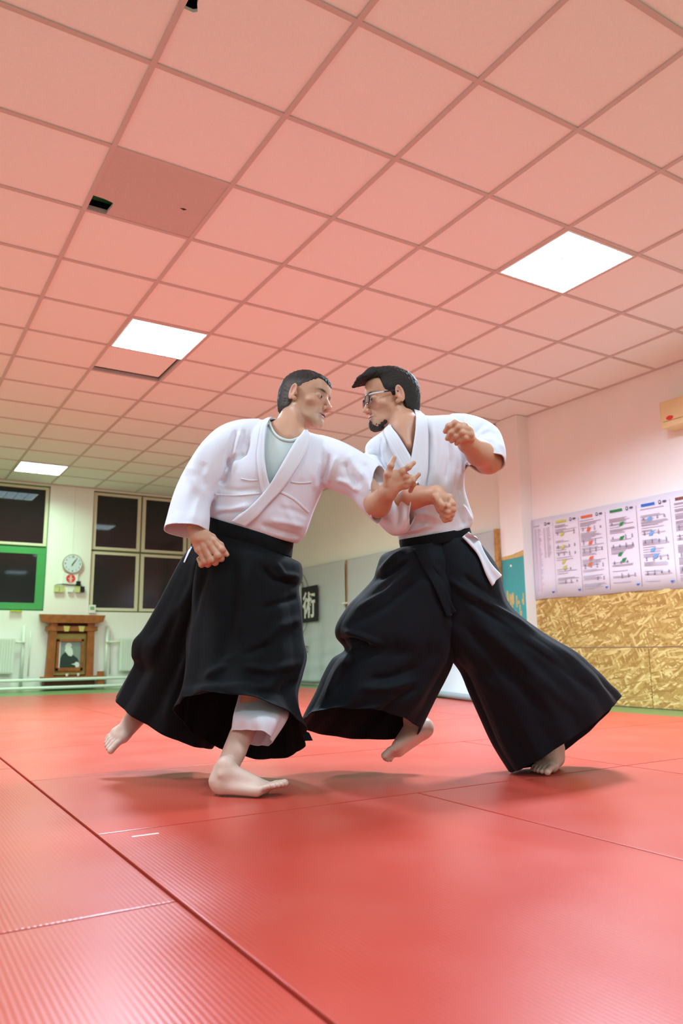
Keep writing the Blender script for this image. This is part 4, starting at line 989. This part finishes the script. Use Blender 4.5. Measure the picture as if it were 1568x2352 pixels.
cA = [([(544, 985), (536, 1010), (528, 1040), (520, 1070)], 5, -.012), ([(562, 985), (556, 1015), (545, 1040)], 5, -.010), ([(573, 1000), (560, 1040), (530, 1060), (521, 1100)], 6, -.014), ([(553, 990), (547, 1020), (538, 1050)], 6, .009),
      ([(530, 1050), (526, 1075), (516, 1100), (506, 1115)], 6, -.016), ([(545, 1040), (536, 1070), (520, 1095)], 7, .010), ([(440, 1065), (440, 1095), (452, 1120), (474, 1140)], 10, .007), ([(470, 1060), (462, 1090), (474, 1122)], 9, -.006),
      ([(430, 1075), (415, 1130), (402, 1190)], 14, -.005), ([(465, 1130), (450, 1165), (440, 1200)], 9, .005), ([(475, 1000), (450, 1045), (432, 1095)], 12, .006),
      ([(500, 1120), (550, 1128), (600, 1122)], 6, -.003), ([(490, 1170), (530, 1172), (575, 1160)], 7, .007), ([(486, 1186), (520, 1178), (560, 1176)], 5, -.007),
      ([(640, 1165), (680, 1175), (710, 1190)], 8, -.004), ([(615, 1195), (655, 1200), (700, 1210)], 8, .007), ([(600, 1205), (640, 1220), (690, 1232)], 6, -.008), ([(650, 1150), (665, 1185), (680, 1215)], 8, .004),
      ([(755, 1040), (745, 1080), (740, 1110)], 6, -.011), ([(735, 1050), (722, 1090), (725, 1130)], 7, .006), ([(775, 1045), (762, 1080), (752, 1112)], 6, .008), ([(790, 1060), (800, 1090), (830, 1120)], 9, -.010), ([(800, 1040), (815, 1070), (840, 1100)], 9, .007),
      ([(770, 1100), (800, 1110), (825, 1130)], 6, .008), ([(706, 1020), (700, 1070), (690, 1110)], 6, .003), ([(836, 1060), (845, 1085), (858, 1110)], 7, -.005)]
V = crease(V, N, cA)
rnd = np.random.RandomState(4)
u, v = UV(V); 
VpolyA = [(636, 940), (616, 967), (609, 1007), (607, 1050), (611, 1088), (621, 1116), (653, 1060), (678, 1017), (702, 986), (700, 955)]
vd = V-CAM; vd /= np.linalg.norm(vd, axis=1)[:, None]
kill = inpoly(u, v, VpolyA) & (np.linalg.norm(V-CAM, axis=1) < 2.93)
Fk = F[~kill[F].any(1)]
Vk, Fk = cut_mouths(V, Fk)
gi = mesh_np('gi_jacket', Vk, Fk, M['gi'], rootA); md = gi.modifiers.new('s', 'SOLIDIFY'); md.thickness = .0045; md.offset = -1 if JSIGN > 0 else 1; gi['label'] = 'thick woven white jacket'
bvA = bvh(V, F)
def band_prof(s): return .0012*math.cos(s*math.pi*2*5)-(.003 if s < .04 or s > .96 else 0)
# undershirt over the chest
Vs, Fs = ribbon(bodyA, [(622, 966), (628, 988), (644, 1006), (664, 1013), (684, 1008), (702, 992)], [(596, 1010), (600, 1090), (616, 1138), (636, 1130), (668, 1075), (712, 1016)], .013, 2.85, 40, 26)
us = mesh_np('undershirt', Vs, Fs, M['shirt'], rootA); us['label'] = 'pale green-white crew neck undershirt in the jacket opening'
Vc, Fc = ribbon(bodyA, [(620, 964), (626, 984), (640, 1003), (663, 1010), (684, 1004), (700, 991)], [(617, 966), (622, 988), (638, 1009), (663, 1017), (687, 1011), (704, 996)], .016, 2.8, 40, 5, lambda s: .002*math.sin(s*math.pi)); mesh_np('shirt_collar', Vc, Fc, M['shirt'], us)
Vl, Fl = ribbon(bvA, [(637, 953), (622, 960), (613, 980), (609, 1007), (608, 1050), (613, 1088), (620, 1114), (632, 1135)], [(628, 955), (608, 962), (599, 982), (595, 1010), (590, 1048), (594, 1090), (601, 1128), (612, 1150)], .009, 2.9, 60, 13, band_prof); mesh_np('lapel', Vl, Fl, M['gi_band'], gi)
Vl, Fl = ribbon(bvA, [(700, 986), (690, 1000), (676, 1017), (652, 1058), (620, 1112), (590, 1149), (564, 1172), (533, 1196)], [(712, 1004), (709, 1020), (700, 1045), (677, 1082), (648, 1124), (616, 1158), (593, 1185), (566, 1208)], .015, 2.8, 70, 13, band_prof); mesh_np('lapel', Vl, Fl, M['gi_band'], gi)
# stitched chest yoke and seam lines
for Lp, Rp in (([(492, 1133), (530, 1136), (565, 1134), (596, 1131)], [(492, 1137), (530, 1140), (565, 1138), (598, 1135)]), ([(640, 1125), (675, 1142), (700, 1165), (718, 1182)], [(638, 1130), (672, 1147), (697, 1170), (716, 1188)]),
               ([(668, 1105), (690, 1108), (715, 1106)], [(668, 1108), (690, 1111), (715, 1109)]), ([(553, 1098), (575, 1102), (592, 1101)], [(553, 1101), (575, 1105), (592, 1104)])):
    Vq, Fq = ribbon(bvA, Lp, Rp, .0018, 2.85, 24, 4, thick=.002); mesh_np('seam', Vq, Fq, M['gi_band'], gi)
# belt band and hakama
bA = [st((479, 1187), (674, 1246), 2.87, 2.86, .118), st((476, 1200), (672, 1262), 2.87, 2.86, .124), st((470, 1216), (670, 1280), 2.87, 2.86, .122)]
V, F, _ = loft(bA, 14, 90); V, F = closed_shell(bA, 14, 90); ob = mesh_np('waistband', V, F, M['hakama'], rootA); ob['label'] = 'wide black waistband'
def pleats(n, amp, ph=0, start=.05, tw=0): return lambda th, s: amp*np.clip((s-start)*1.4, 0, 1)*(np.abs(((th*n/(2*np.pi)+ph+tw*s) % 1)*2-1)-.5)*2+.003*np.sin(7*th+s*14)*s+.004*np.sin(3*th-s*11)*s
fH = [st((478, 1214), (666, 1276), 2.87, 2.86, .120), st((470, 1238), (670, 1283), 2.87, 2.86, .128), st((456, 1268), (690, 1296), 2.86, 2.85, .145), st((446, 1315), (693, 1330), 2.85, 2.84, .155), st((442, 1360), (686, 1352), 2.84, 2.83, .16), st((440, 1410), (694, 1400), 2.83, 2.82, .17),
      st((434, 1470), (697, 1465), 2.81, 2.80, .175), st((430, 1525), (702, 1508), 2.79, 2.78, .18), st((422, 1570), (691, 1550), 2.77, 2.76, .185), st((414, 1600), (681, 1592), 2.75, 2.74, .19, (0, -20), (0, 20)), st((408, 1622), (692, 1645), 2.74, 2.73, .195, (0, -38), (0, 55)), st((405, 1632), (704, 1692), 2.73, 2.72, .20, (14, -56), (0, 75))]
rH = [st((480, 1216), (600, 1262), 2.89, 2.88, .11), st((455, 1240), (620, 1280), 2.90, 2.89, .12), st((420, 1279), (620, 1310), 2.91, 2.90, .13), st((395, 1325), (620, 1350), 2.92, 2.91, .14), st((356, 1403), (600, 1440), 2.94, 2.93, .15), st((330, 1448), (590, 1490), 2.96, 2.94, .15),
      st((307, 1474), (570, 1540), 2.97, 2.95, .15), st((303, 1505), (560, 1580), 2.98, 2.96, .15), st((309, 1524), (545, 1620), 2.99, 2.96, .15), st((296, 1550), (525, 1670), 2.99, 2.96, .15), st((270, 1602), (490, 1716), 3.00, 2.96, .16, (-6, 24), (0, 8))]
V1, F1, _ = loft(fH, 120, 150, pleats(11, .007)); V2, F2, _ = loft(rH, 110, 140, pleats(10, .007, .3))
V = np.concatenate([V1, V2]); F = np.concatenate([F1, F2+len(V1)])
def normals(V, F):
    me = bpy.data.meshes.new('n'); me.from_pydata(V.tolist(), [], F.tolist()); N = np.zeros(len(V)*3); me.vertices.foreach_get('normal', N); bpy.data.meshes.remove(me); return N.reshape(-1, 3)
def outward(V, N):
    vd = V-CAM; vd /= np.linalg.norm(vd, axis=1)[:, None]; return np.where(((vd*N).sum(1) > 0)[:, None], -N, N)
hAf = [([(540, 1270), (530, 1400), (500, 1560)], 12, -.012), ([(575, 1290), (560, 1380), (548, 1470)], 10, .010), ([(690, 1370), (640, 1385), (600, 1400)], 7, -.012), ([(696, 1420), (640, 1440), (600, 1480)], 8, .012), ([(575, 1500), (520, 1520), (470, 1560)], 8, .016), ([(620, 1480), (560, 1505), (500, 1530)], 7, -.014),
       ([(600, 1300), (625, 1330), (680, 1345)], 7, -.014), ([(630, 1290), (650, 1320), (690, 1325)], 6, .010), ([(460, 1270), (440, 1340), (400, 1420)], 10, .012), ([(480, 1290), (450, 1380), (420, 1480), (390, 1600)], 9, -.014), ([(450, 1300), (400, 1420), (350, 1540)], 10, -.010), ([(430, 1500), (400, 1580), (380, 1660)], 10, .012), ([(690, 1520), (620, 1540), (560, 1530)], 9, .012), ([(685, 1560), (640, 1590), (580, 1590)], 8, -.010)]
N = normals(V, F); V = crease(V, outward(V, N), hAf)
hk = mesh_np('hakama', V, F, M['hakama'], rootA); hk['label'] = 'very wide pleated black trousers swinging out'
md = hk.modifiers.new('s', 'SOLIDIFY'); md.thickness = .003; md.offset = 0
bvH = bvh(V, F)
b = NB(); q = [P(694, 1676, 2.74), P(710, 1684, 2.74), P(718, 1701, 2.74), P(697, 1702, 2.74)]
for o_ in (0, .004): pass
vs = [b.verts.new(x) for x in q]+[b.verts.new(x+FWD*.005) for x in q]
for f in ((0, 1, 2, 3), (7, 6, 5, 4), (0, 4, 5, 1), (1, 5, 6, 2), (2, 6, 7, 3), (3, 7, 4, 0)): b.faces.new([vs[i] for i in f])
sub('hem_tab', b, M['hakama2'], hk)
Vl, Fl = ribbon(bvH, [(437, 1256), (430, 1272), (422, 1292)], [(442, 1258), (434, 1274), (425, 1293)], .004, 2.85, 12, 4); ob = mesh_np('jacket_tail', Vl, Fl, M['gi2'], rootA); ob['label'] = 'sliver of white jacket at the hip slit'
# inner white trousers
zA = [st((555, 1575), (645, 1575), 2.79, 2.79, .05), st((548, 1610), (656, 1612), 2.72, 2.73, .066), st((541, 1645), (657, 1648), 2.63, 2.64, .074), st((536, 1682), (618, 1706), 2.61, 2.62, .074, (18, -14), (0, 16))]
V, F, _ = loft(zA, 50, 80, lambda th, s: .006*np.sin(4*th+1)*s+.003*np.sin(9*th)*s); ob = mesh_np('inner_trousers', V, F, M['gi2'], rootA); ob['label'] = 'white inner trouser leg at the planted ankle'; md = ob.modifiers.new('s', 'SOLIDIFY'); md.thickness = .003
# ================================================================== RIGHT FIGHTER
rootB = thing('person', 'person on the right in glasses and goatee, arms raised, stepping wide in black trousers', 'person', tuple(on_mat(1245, 1765)))
AB = head_axes(-80, 7, 0)
oB = P(917, 903, 2.90)-EARL@AB
base = (.58, .31, .20)
pr = xf(head_prims(.0, .96), oB, AB)
neckB = oB+np.array([0, -.035, -.07])@AB
pr += [rc(neckB, P(930, 985, 2.90), .050, .054, .02), rc(oB+np.array([-.048, -.005, -.06])@AB, P(938, 1022, 2.80), .013, .009, .015), rc(P(930, 990, 2.89), P(1035, 1000, 2.90), .05, .055, .04), rc(P(930, 1000, 2.90), P(885, 1048, 2.90), .045, .04, .04),
       elp(P(965, 1060, 2.885), (.15, .088, .14), np.array([RH, FH, ZH]), k=.05), elp(P(985, 1160, 2.88), (.13, .085, .15), np.array([RH, FH, ZH]), k=.05), elp(P(1000, 1270, 2.88), (.13, .09, .11), np.array([RH, FH, ZH]), k=.05)]
# left arm raised, hand curled before the chest
s_, e_ = P(1060, 1000, 2.89), P(1122, 1058, 2.78)
pr += [rc(s_, e_, .052, .046, .03), rc(e_, P(1100, 1040, 2.72), .046, .045, .02), rc(P(1100, 1040, 2.72), P(1073, 1018, 2.66), .045, .032, .02),
       rc(P(1073, 1018, 2.66), P(1068, 1005, 2.64), .032, .028, .015), elp(P(1066, 996, 2.635), (.032, .021, .034), np.array([RIGHT*.8+DOWN*.6, FWD, DOWN*.8-RIGHT*.6]), k=.014)]
pr += fingers([([(1070, 990, 2.62), (1066, 979, 2.61), (1045, 972, 2.60), (1030, 979, 2.60), (1022, 991, 2.61)], [.0125, .0118, .0105, .0094, .0085]),
               ([(1074, 998, 2.62), (1074, 987, 2.61), (1053, 982, 2.595), (1036, 994, 2.60), (1027, 1007, 2.61)], [.013, .0122, .0108, .0098, .0088]),
               ([(1074, 1004, 2.63), (1079, 998, 2.61), (1060, 994, 2.595), (1046, 1003, 2.60), (1037, 1013, 2.61)], [.013, .0118, .0104, .0094, .0085]),
               ([(1074, 1010, 2.64), (1082, 1008, 2.62), (1067, 1006, 2.60), (1055, 1012, 2.605), (1048, 1019, 2.615)], [.012, .0105, .0094, .0084, .0078]),
               ([(1062, 1002, 2.66), (1046, 998, 2.67), (1034, 996, 2.66)], [.013, .011, .009])])
# right arm across the belly, fist
e2 = P(892, 1175, 2.82)
pr += [rc(P(870, 1035, 2.89), e2, .050, .043, .03), rc(e2, P(950, 1142, 2.72), .042, .039, .02), rc(P(950, 1142, 2.72), P(1002, 1136, 2.66), .039, .030, .02),
       rc(P(1002, 1136, 2.66), P(1014, 1146, 2.65), .029, .027, .015), elp(P(1018, 1160, 2.65), (.030, .022, .036), np.array([RIGHT, FWD, DOWN]), k=.014)]
pr += fingers([([(1016, 1146, 2.645), (1032, 1143, 2.64), (1039, 1157, 2.625), (1028, 1164, 2.62), (1017, 1160, 2.63)], [.0125, .0118, .0105, .0096, .009]),
               ([(1018, 1154, 2.645), (1034, 1154, 2.64), (1039, 1170, 2.625), (1027, 1176, 2.62), (1017, 1171, 2.63)], [.0125, .012, .0106, .0098, .009]),
               ([(1020, 1162, 2.65), (1034, 1166, 2.64), (1036, 1181, 2.63), (1025, 1186, 2.625), (1016, 1180, 2.64)], [.0125, .0115, .0104, .0095, .009]),
               ([(1020, 1170, 2.65), (1031, 1178, 2.645), (1032, 1191, 2.635), (1022, 1194, 2.635), (1014, 1186, 2.65)], [.0115, .0104, .0094, .0086, .008]),
               ([(1002, 1142, 2.63), (1008, 1152, 2.61), (1014, 1160, 2.60), (1013, 1168, 2.60)], [.0135, .0115, .0105, .0085])])
# planted left foot
hB, tB = on_mat(1312, 1748, MT+.003), on_mat(1240, 1779, MT+.003)
hB = tB+(hB-tB)/np.linalg.norm(hB-tB)*.235
ftB = foot_at(hB, tB, ZH, lift=.0, side=1)
anB = ftB[1]['a']
kB = P(1180, 1500, 2.86)
pr += [rc(P(1020, 1300, 2.90), kB, .078, .056, .04), rc(kB, P(1240, 1640, 2.93), .054, .046, .03), rc(P(1240, 1640, 2.93), anB, .046, .034, .02)]+ftB
# right foot in the air
h2, t2 = P(1003, 1680, 2.96), P(884, 1752, 2.86)
ftC = foot_at(h2, t2, -DOWN*.62-RIGHT*.4+FWD*.6, lift=.0, side=1)
anC = ftC[1]['a']
pr += [rc(P(960, 1300, 2.90), P(900, 1480, 2.84), .078, .056, .04), rc(P(900, 1480, 2.84), P(955, 1600, 2.94), .054, .045, .03), rc(P(955, 1600, 2.94), anC, .045, .033, .02)]+ftC
V, F = mesh_sdf(pr)
C = face_colour(V, oB, AB, base, stub=.22, beard=1.1)
fw = np.clip((.42-V[:, 2])/.12, 0, 1)[:, None]; C = C*(1-fw)+np.array([.68, .46, .36])*fw
mesh_np('body', V, F, M['skin'], rootB, color=C); bodyB = bvh(V, F)
fr = [rc((x, .070, .098), (x*1.05+.004, .128, .078), .020, .007, .018) for x in (-.045, -.022, 0, .022, .045)]
fr += [elp((0, .02, .095), (.066, .075, .034), k=.02)]
hair_obj('hair', oB, AB, rootB, M['hair_dark'], 'short dark brown hair with a raised fringe', [(-.13, -.075), (-.07, -.070), (-.04, -.060), (-.026, .0), (-.016, .034), (-.006, -.010), (.008, -.018), (.016, .002), (.03, .010), (.040, .028), (.048, .074), (.07, .080), (.14, .066)], .004, fr, rec=.0)
eyes(oB, AB, rootB, (.1, 1, -.25))
# goatee
gp = [elp((0, .0795, -.105), (.0225, .0205, .0185), k=.01), elp((0, .091, -.091), (.014, .009, .011), k=.01), elp((0, .066, -.110), (.026, .024, .0135), k=.01), rc((.018, .070, -.101), (.034, .045, -.094), .0155, .0125, .01), rc((-.018, .070, -.101), (-.034, .045, -.094), .0155, .0125, .01)]
def gpost(d, X):
    q = (X-oB)@AB.T; return d+.0014*np.sin(q[:, 0]*700+q[:, 2]*200)*np.sin(q[:, 2]*500)
V, F = mesh_sdf(xf(gp, oB, AB), .0022, 16, gpost); ob = mesh_np('beard', V, F, M['beard'], rootB); ob['label'] = 'short dark goatee'
# glasses
gl = thing('glasses_tmp', 'x', 'x', tuple(oB)); bpy.data.objects.remove(gl)
H3 = lambda x, y, z: oB+np.array([x, y, z])@AB
b = NB()
def rim(bm, s):
    pts = [H3(s*(.034+.026*math.cos(a)*(1 if abs(math.cos(a)) < .8 else .96)), .106-.012*abs(math.cos(a) if s*math.cos(a)*s > 0 else 0)*0-.0025*(1+math.cos(a))*1.5, -.004+.018*math.sin(a)) for a in np.linspace(0, 2*math.pi, 28)]
    tube(bm, pts, .0022, 8, False)
rim(b, 1); rim(b, -1); tube(b, [H3(-.009, .1075, .001), H3(0, .110, .004), H3(.009, .1075, .001)], .0017, 8)
gf = sub('glasses', b, M['specs_dark'], rootB, True); gf['label'] = 'dark rimmed glasses with pale temples'
for s in (1, -1):
    b = NB(); tube(b, [H3(s*.060, .100, .006), H3(s*.070, .085, .007), H3(s*.077, .045, .008)], [.0024, .0030, .0026], 8); sub('temple', b, M['specs_light'], gf, True)
    b = NB(); tube(b, [H3(s*.077, .045, .008), H3(s*.081, .0, .009), H3(s*.082, -.012, .004)], [.0026, .0024, .002], 8); sub('temple_tip', b, M['specs_dark'], gf, True)
    b = NB(); vs = [b.verts.new(H3(s*(.034+.0255*math.cos(a)), .1065-.0025*(1+math.cos(a)), -.004+.0175*math.sin(a))) for a in np.linspace(0, 2*math.pi, 24, endpoint=False)]
    b.faces.new(vs); r_ = bmesh.ops.extrude_face_region(b, geom=list(b.faces)); bmesh.ops.translate(b, verts=[g_ for g_ in r_['geom'] if isinstance(g_, bmesh.types.BMVert)], vec=list(-AB[1]*.0012)); sub('lens', b, M['lens'], gf)
# jacket
tB_ = [st((908, 966), (958, 950), 2.90, 2.90, .05), st((893, 980), (985, 955), 2.89, 2.90, .075), st((870, 996), (1045, 954), 2.89, 2.90, .092), st((846, 1014), (1088, 972), 2.89, 2.90, .105),
       st((838, 1034), (1092, 1008), 2.89, 2.90, .115), st((848, 1066), (1080, 1042), 2.89, 2.89, .120), st((872, 1104), (1068, 1080), 2.88, 2.88, .120), st((893, 1142), (1066, 1120), 2.88, 2.88, .118),
       st((903, 1180), (1077, 1160), 2.88, 2.88, .118), st((909, 1210), (1086, 1190), 2.88, 2.88, .118), st((914, 1236), (1079, 1212), 2.88, 2.88, .112), st((930, 1252), (1062, 1224), 2.88, 2.88, .10)]
lB = [st((1036, 950), (1020, 1062), 2.90, 2.90, .08), st((1070, 952), (1050, 1072), 2.90, 2.88, .088), st((1110, 965), (1064, 1080), 2.88, 2.84, .088), st((1140, 988), (1068, 1082), 2.85, 2.80, .085),
      st((1153, 1022), (1068, 1074), 2.80, 2.76, .080), st((1158, 1050), (1070, 1062), 2.77, 2.74, .072), st((1160, 1068), (1078, 1052), 2.75, 2.73, .060, (-6, -34), (-2, 30))]
rB = [st((862, 1030), (905, 1062), 2.91, 2.90, .05), st((842, 1040), (905, 1075), 2.90, 2.88, .066), st((826, 1070), (905, 1095), 2.88, 2.86, .075), st((838, 1140), (912, 1122), 2.86, 2.83, .072), st((866, 1195), (920, 1122), 2.83, 2.80, .068),
      st((900, 1228), (932, 1115), 2.79, 2.77, .064), st((930, 1222), (948, 1110), 2.76, 2.75, .060), st((942, 1204), (961, 1108), 2.74, 2.73, .055, (-8, 0), (8, 0))]
V, N, F = remesh([closed_shell(tB_, 60, 80), closed_shell(lB, 56, 60, fA, True)], .0038, 9, .5)
cB = [([(982, 975), (984, 1020), (982, 1080), (975, 1120)], 4, -.010), ([(992, 975), (996, 1030), (993, 1090)], 6, .007), ([(1012, 985), (1010, 1050), (1004, 1110)], 7, .005), ([(1030, 1010), (1032, 1060), (1024, 1110)], 5, -.008), ([(1042, 1010), (1046, 1070), (1040, 1130)], 7, .006),
      ([(1050, 1060), (1050, 1110), (1054, 1150)], 5, -.007), ([(872, 1000), (870, 1030), (874, 1060)], 4, -.010), ([(862, 1040), (866, 1070), (880, 1100)], 6, -.008), ([(885, 1005), (880, 1040), (890, 1075)], 5, .007), ([(850, 1030), (850, 1060), (862, 1090)], 7, .007),
      ([(925, 1222), (960, 1215), (985, 1203)], 5, .010), ([(925, 1230), (960, 1226), (1000, 1212)], 5, -.008), ([(940, 1185), (975, 1180), (1010, 1190)], 6, .008), ([(960, 1195), (1000, 1205), (1040, 1200)], 8, -.006), ([(1060, 1160), (1072, 1180), (1082, 1195)], 5, .010), ([(1055, 1165), (1060, 1190), (1066, 1210)], 5, -.008),
      ([(1000, 1235), (1040, 1222), (1070, 1205)], 6, .007), ([(930, 1245), (990, 1242), (1040, 1228)], 5, -.006),
      ([(1100, 1000), (1125, 990), (1145, 1000)], 5, -.006), ([(1098, 1012), (1130, 1010), (1155, 1030)], 6, .006), ([(1085, 1000), (1105, 980), (1115, 970)], 6, -.007), ([(1105, 1020), (1135, 1035), (1155, 1050)], 5, -.006), ([(1075, 980), (1078, 1000), (1090, 1005)], 5, -.010), ([(1060, 960), (1066, 985), (1060, 1010)], 7, -.006)]
V = crease(V, N, cB)
u, v = UV(V)
VpolyB = [(890, 960), (898, 980), (914, 1000), (930, 1026), (944, 1050), (952, 1000), (955, 950), (950, 930), (890, 930)]
kill = inpoly(u, v, VpolyB) & (np.linalg.norm(V-CAM, axis=1) < 2.98)
Fk = F[~kill[F].any(1)]
Vk, Fk = cut_mouths(V, Fk)
Vr, Fr, _ = loft(rB, 70, 80, lambda th, s: .004*np.sin(3*th+s*7)*s)
Vr = crease(Vr, outward(Vr, normals(Vr, Fr)), [([(850, 1100), (870, 1150), (890, 1190)], 8, .006), ([(905, 1130), (915, 1170), (910, 1215)], 6, -.008), ([(925, 1130), (930, 1170), (925, 1210)], 6, .006)])
if (((Vr-CAM)*normals(Vr, Fr)).sum(1) > 0).mean() > .5: Fr = Fr[:, ::-1]
Fk = list(Fk)+[[int(i)+len(Vk) for i in f] for f in Fr]; Vk = np.concatenate([Vk, Vr])
gB = mesh_np('gi_jacket', Vk, Fk, M['gi2'], rootB); md = gB.modifiers.new('s', 'SOLIDIFY'); md.thickness = .004; md.offset = -1; gB['label'] = 'smooth white jacket with short wide sleeves'
bvB = bvh(V, F)
Vl, Fl = ribbon(bvB, [(899, 968), (900, 982), (914, 1000), (930, 1026), (944, 1050), (950, 1062)], [(882, 985), (884, 1000), (895, 1028), (912, 1060), (926, 1086), (936, 1104)], .009, 2.9, 50, 13, band_prof); mesh_np('lapel', Vl, Fl, M['gi_band'], gB)
Vl, Fl = ribbon(bvB, [(951, 940), (955, 965), (953, 995), (945, 1046), (938, 1088), (934, 1120)], [(966, 944), (981, 968), (983, 1005), (981, 1058), (975, 1108), (968, 1140)], .013, 2.9, 60, 13, band_prof); mesh_np('lapel', Vl, Fl, M['gi_band'], gB)
# waistband, hakama
bB = [st((916, 1240), (1078, 1212), 2.88, 2.88, .118), st((917, 1250), (1081, 1222), 2.88, 2.88, .122), st((920, 1262), (1084, 1236), 2.88, 2.88, .122)]
V, F = closed_shell(bB, 12, 90); ob = mesh_np('waistband', V, F, M['hakama'], rootB); ob['label'] = 'narrow black waistband'
G_ = [st((920, 1258), (1040, 1240), 2.88, 2.88, .118), st((905, 1264), (1048, 1262), 2.88, 2.88, .125), st((878, 1276), (1052, 1290), 2.87, 2.88, .135), st((866, 1305), (1054, 1320), 2.87, 2.88, .14), st((858, 1330), (1055, 1350), 2.86, 2.88, .15), st((832, 1360), (1055, 1375), 2.86, 2.88, .155),
      st((804, 1390), (1054, 1400), 2.86, 2.88, .16), st((778, 1432), (1052, 1440), 2.86, 2.88, .165), st((775, 1462), (1046, 1475), 2.86, 2.88, .165), st((794, 1492), (1040, 1505), 2.87, 2.89, .16), st((764, 1514), (1034, 1530), 2.87, 2.89, .16), st((742, 1552), (1020, 1560), 2.87, 2.90, .165),
      st((728, 1590), (1002, 1595), 2.87, 2.90, .17), st((710, 1630), (984, 1635), 2.87, 2.91, .17, (0, -14), (0, 6)), st((698, 1660), (966, 1688), 2.87, 2.91, .17, (-14, -44), (-30, 22))]
K_ = [st((955, 1246), (1082, 1232), 2.88, 2.89, .118), st((962, 1280), (1108, 1258), 2.88, 2.89, .128), st((972, 1330), (1140, 1308), 2.87, 2.90, .14), st((985, 1390), (1164, 1388), 2.87, 2.91, .15), st((1002, 1450), (1237, 1451), 2.86, 2.92, .155),
      st((1036, 1508), (1308, 1495), 2.86, 2.93, .16), st((1062, 1545), (1345, 1527), 2.87, 2.94, .16), st((1080, 1590), (1372, 1552), 2.87, 2.95, .165), st((1104, 1645), (1392, 1573), 2.88, 2.96, .17), st((1134, 1705), (1408, 1588), 2.88, 2.97, .17), st((1178, 1772), (1419, 1598), 2.88, 2.98, .17, (6, 14), (22, 20))]
V1, F1, _ = loft(G_, 120, 150, pleats(11, .006)); V2, F2, _ = loft(K_, 120, 150, pleats(13, .0065, .2, .1))
V = np.concatenate([V1, V2]); F = np.concatenate([F1, F2+len(V1)])
hBf = [([(930, 1260), (900, 1285), (865, 1320)], 6, .014), ([(940, 1285), (900, 1315), (860, 1335)], 5, -.016), ([(955, 1300), (890, 1360), (820, 1400)], 7, .012), ([(970, 1320), (890, 1390), (800, 1440)], 9, -.012), ([(780, 1470), (815, 1472), (850, 1485)], 6, -.022), ([(790, 1450), (830, 1460), (880, 1480)], 6, .012), ([(812, 1480), (806, 1510), (795, 1530)], 6, .016),
       ([(820, 1505), (795, 1545), (770, 1590)], 4, -.012), ([(806, 1500), (775, 1545), (750, 1600)], 7, .012), ([(850, 1560), (900, 1555), (960, 1530)], 8, -.012), ([(830, 1580), (890, 1580), (960, 1560)], 8, .014), ([(870, 1640), (920, 1600), (960, 1580)], 8, -.010),
       ([(985, 1290), (1030, 1340), (1100, 1390)], 6, .010), ([(990, 1300), (1060, 1370), (1180, 1450)], 7, -.010), ([(1030, 1330), (1110, 1380), (1230, 1450)], 5, .012), ([(1060, 1320), (1100, 1350), (1150, 1380)], 6, -.010), ([(1010, 1400), (1080, 1500), (1150, 1620)], 12, .010), ([(1060, 1430), (1150, 1530), (1260, 1650)], 12, -.012), ([(1100, 1430), (1210, 1530), (1330, 1640)], 12, .010), ([(1040, 1480), (1100, 1600), (1150, 1720)], 10, -.010), ([(1180, 1460), (1280, 1530), (1380, 1600)], 9, -.008)]
N = normals(V, F); V = crease(V, outward(V, N), hBf)
V[:, 2] = np.maximum(V[:, 2], MT+.006)
hk2 = mesh_np('hakama', V, F, M['hakama2'], rootB); hk2['label'] = 'very wide blue-black trousers flaring to the right'
md = hk2.modifiers.new('s', 'SOLIDIFY'); md.thickness = .003; md.offset = 0
bvK = bvh(V, F)
Vl, Fl = ribbon(bvK, [(950, 1262), (968, 1300), (993, 1345), (1008, 1380), (1024, 1418)], [(975, 1262), (992, 1300), (1016, 1340), (1032, 1372), (1050, 1405)], .012, 2.75, 30, 6); ob = mesh_np('waist_tie', Vl, Fl, M['hakama2'], rootB); ob['label'] = 'hanging end of the black waist tie'
Vl, Fl = ribbon(bvK, [(1058, 1236), (1072, 1250), (1095, 1278), (1112, 1320), (1126, 1347)], [(1076, 1221), (1092, 1236), (1106, 1268), (1126, 1300), (1146, 1322)], .014, 2.78, 40, 8, lambda s: .006*math.sin(s*9)); ob = mesh_np('jacket_tail', Vl, Fl, M['gi2'], rootB); ob['label'] = 'white jacket tail showing at the hip slit'
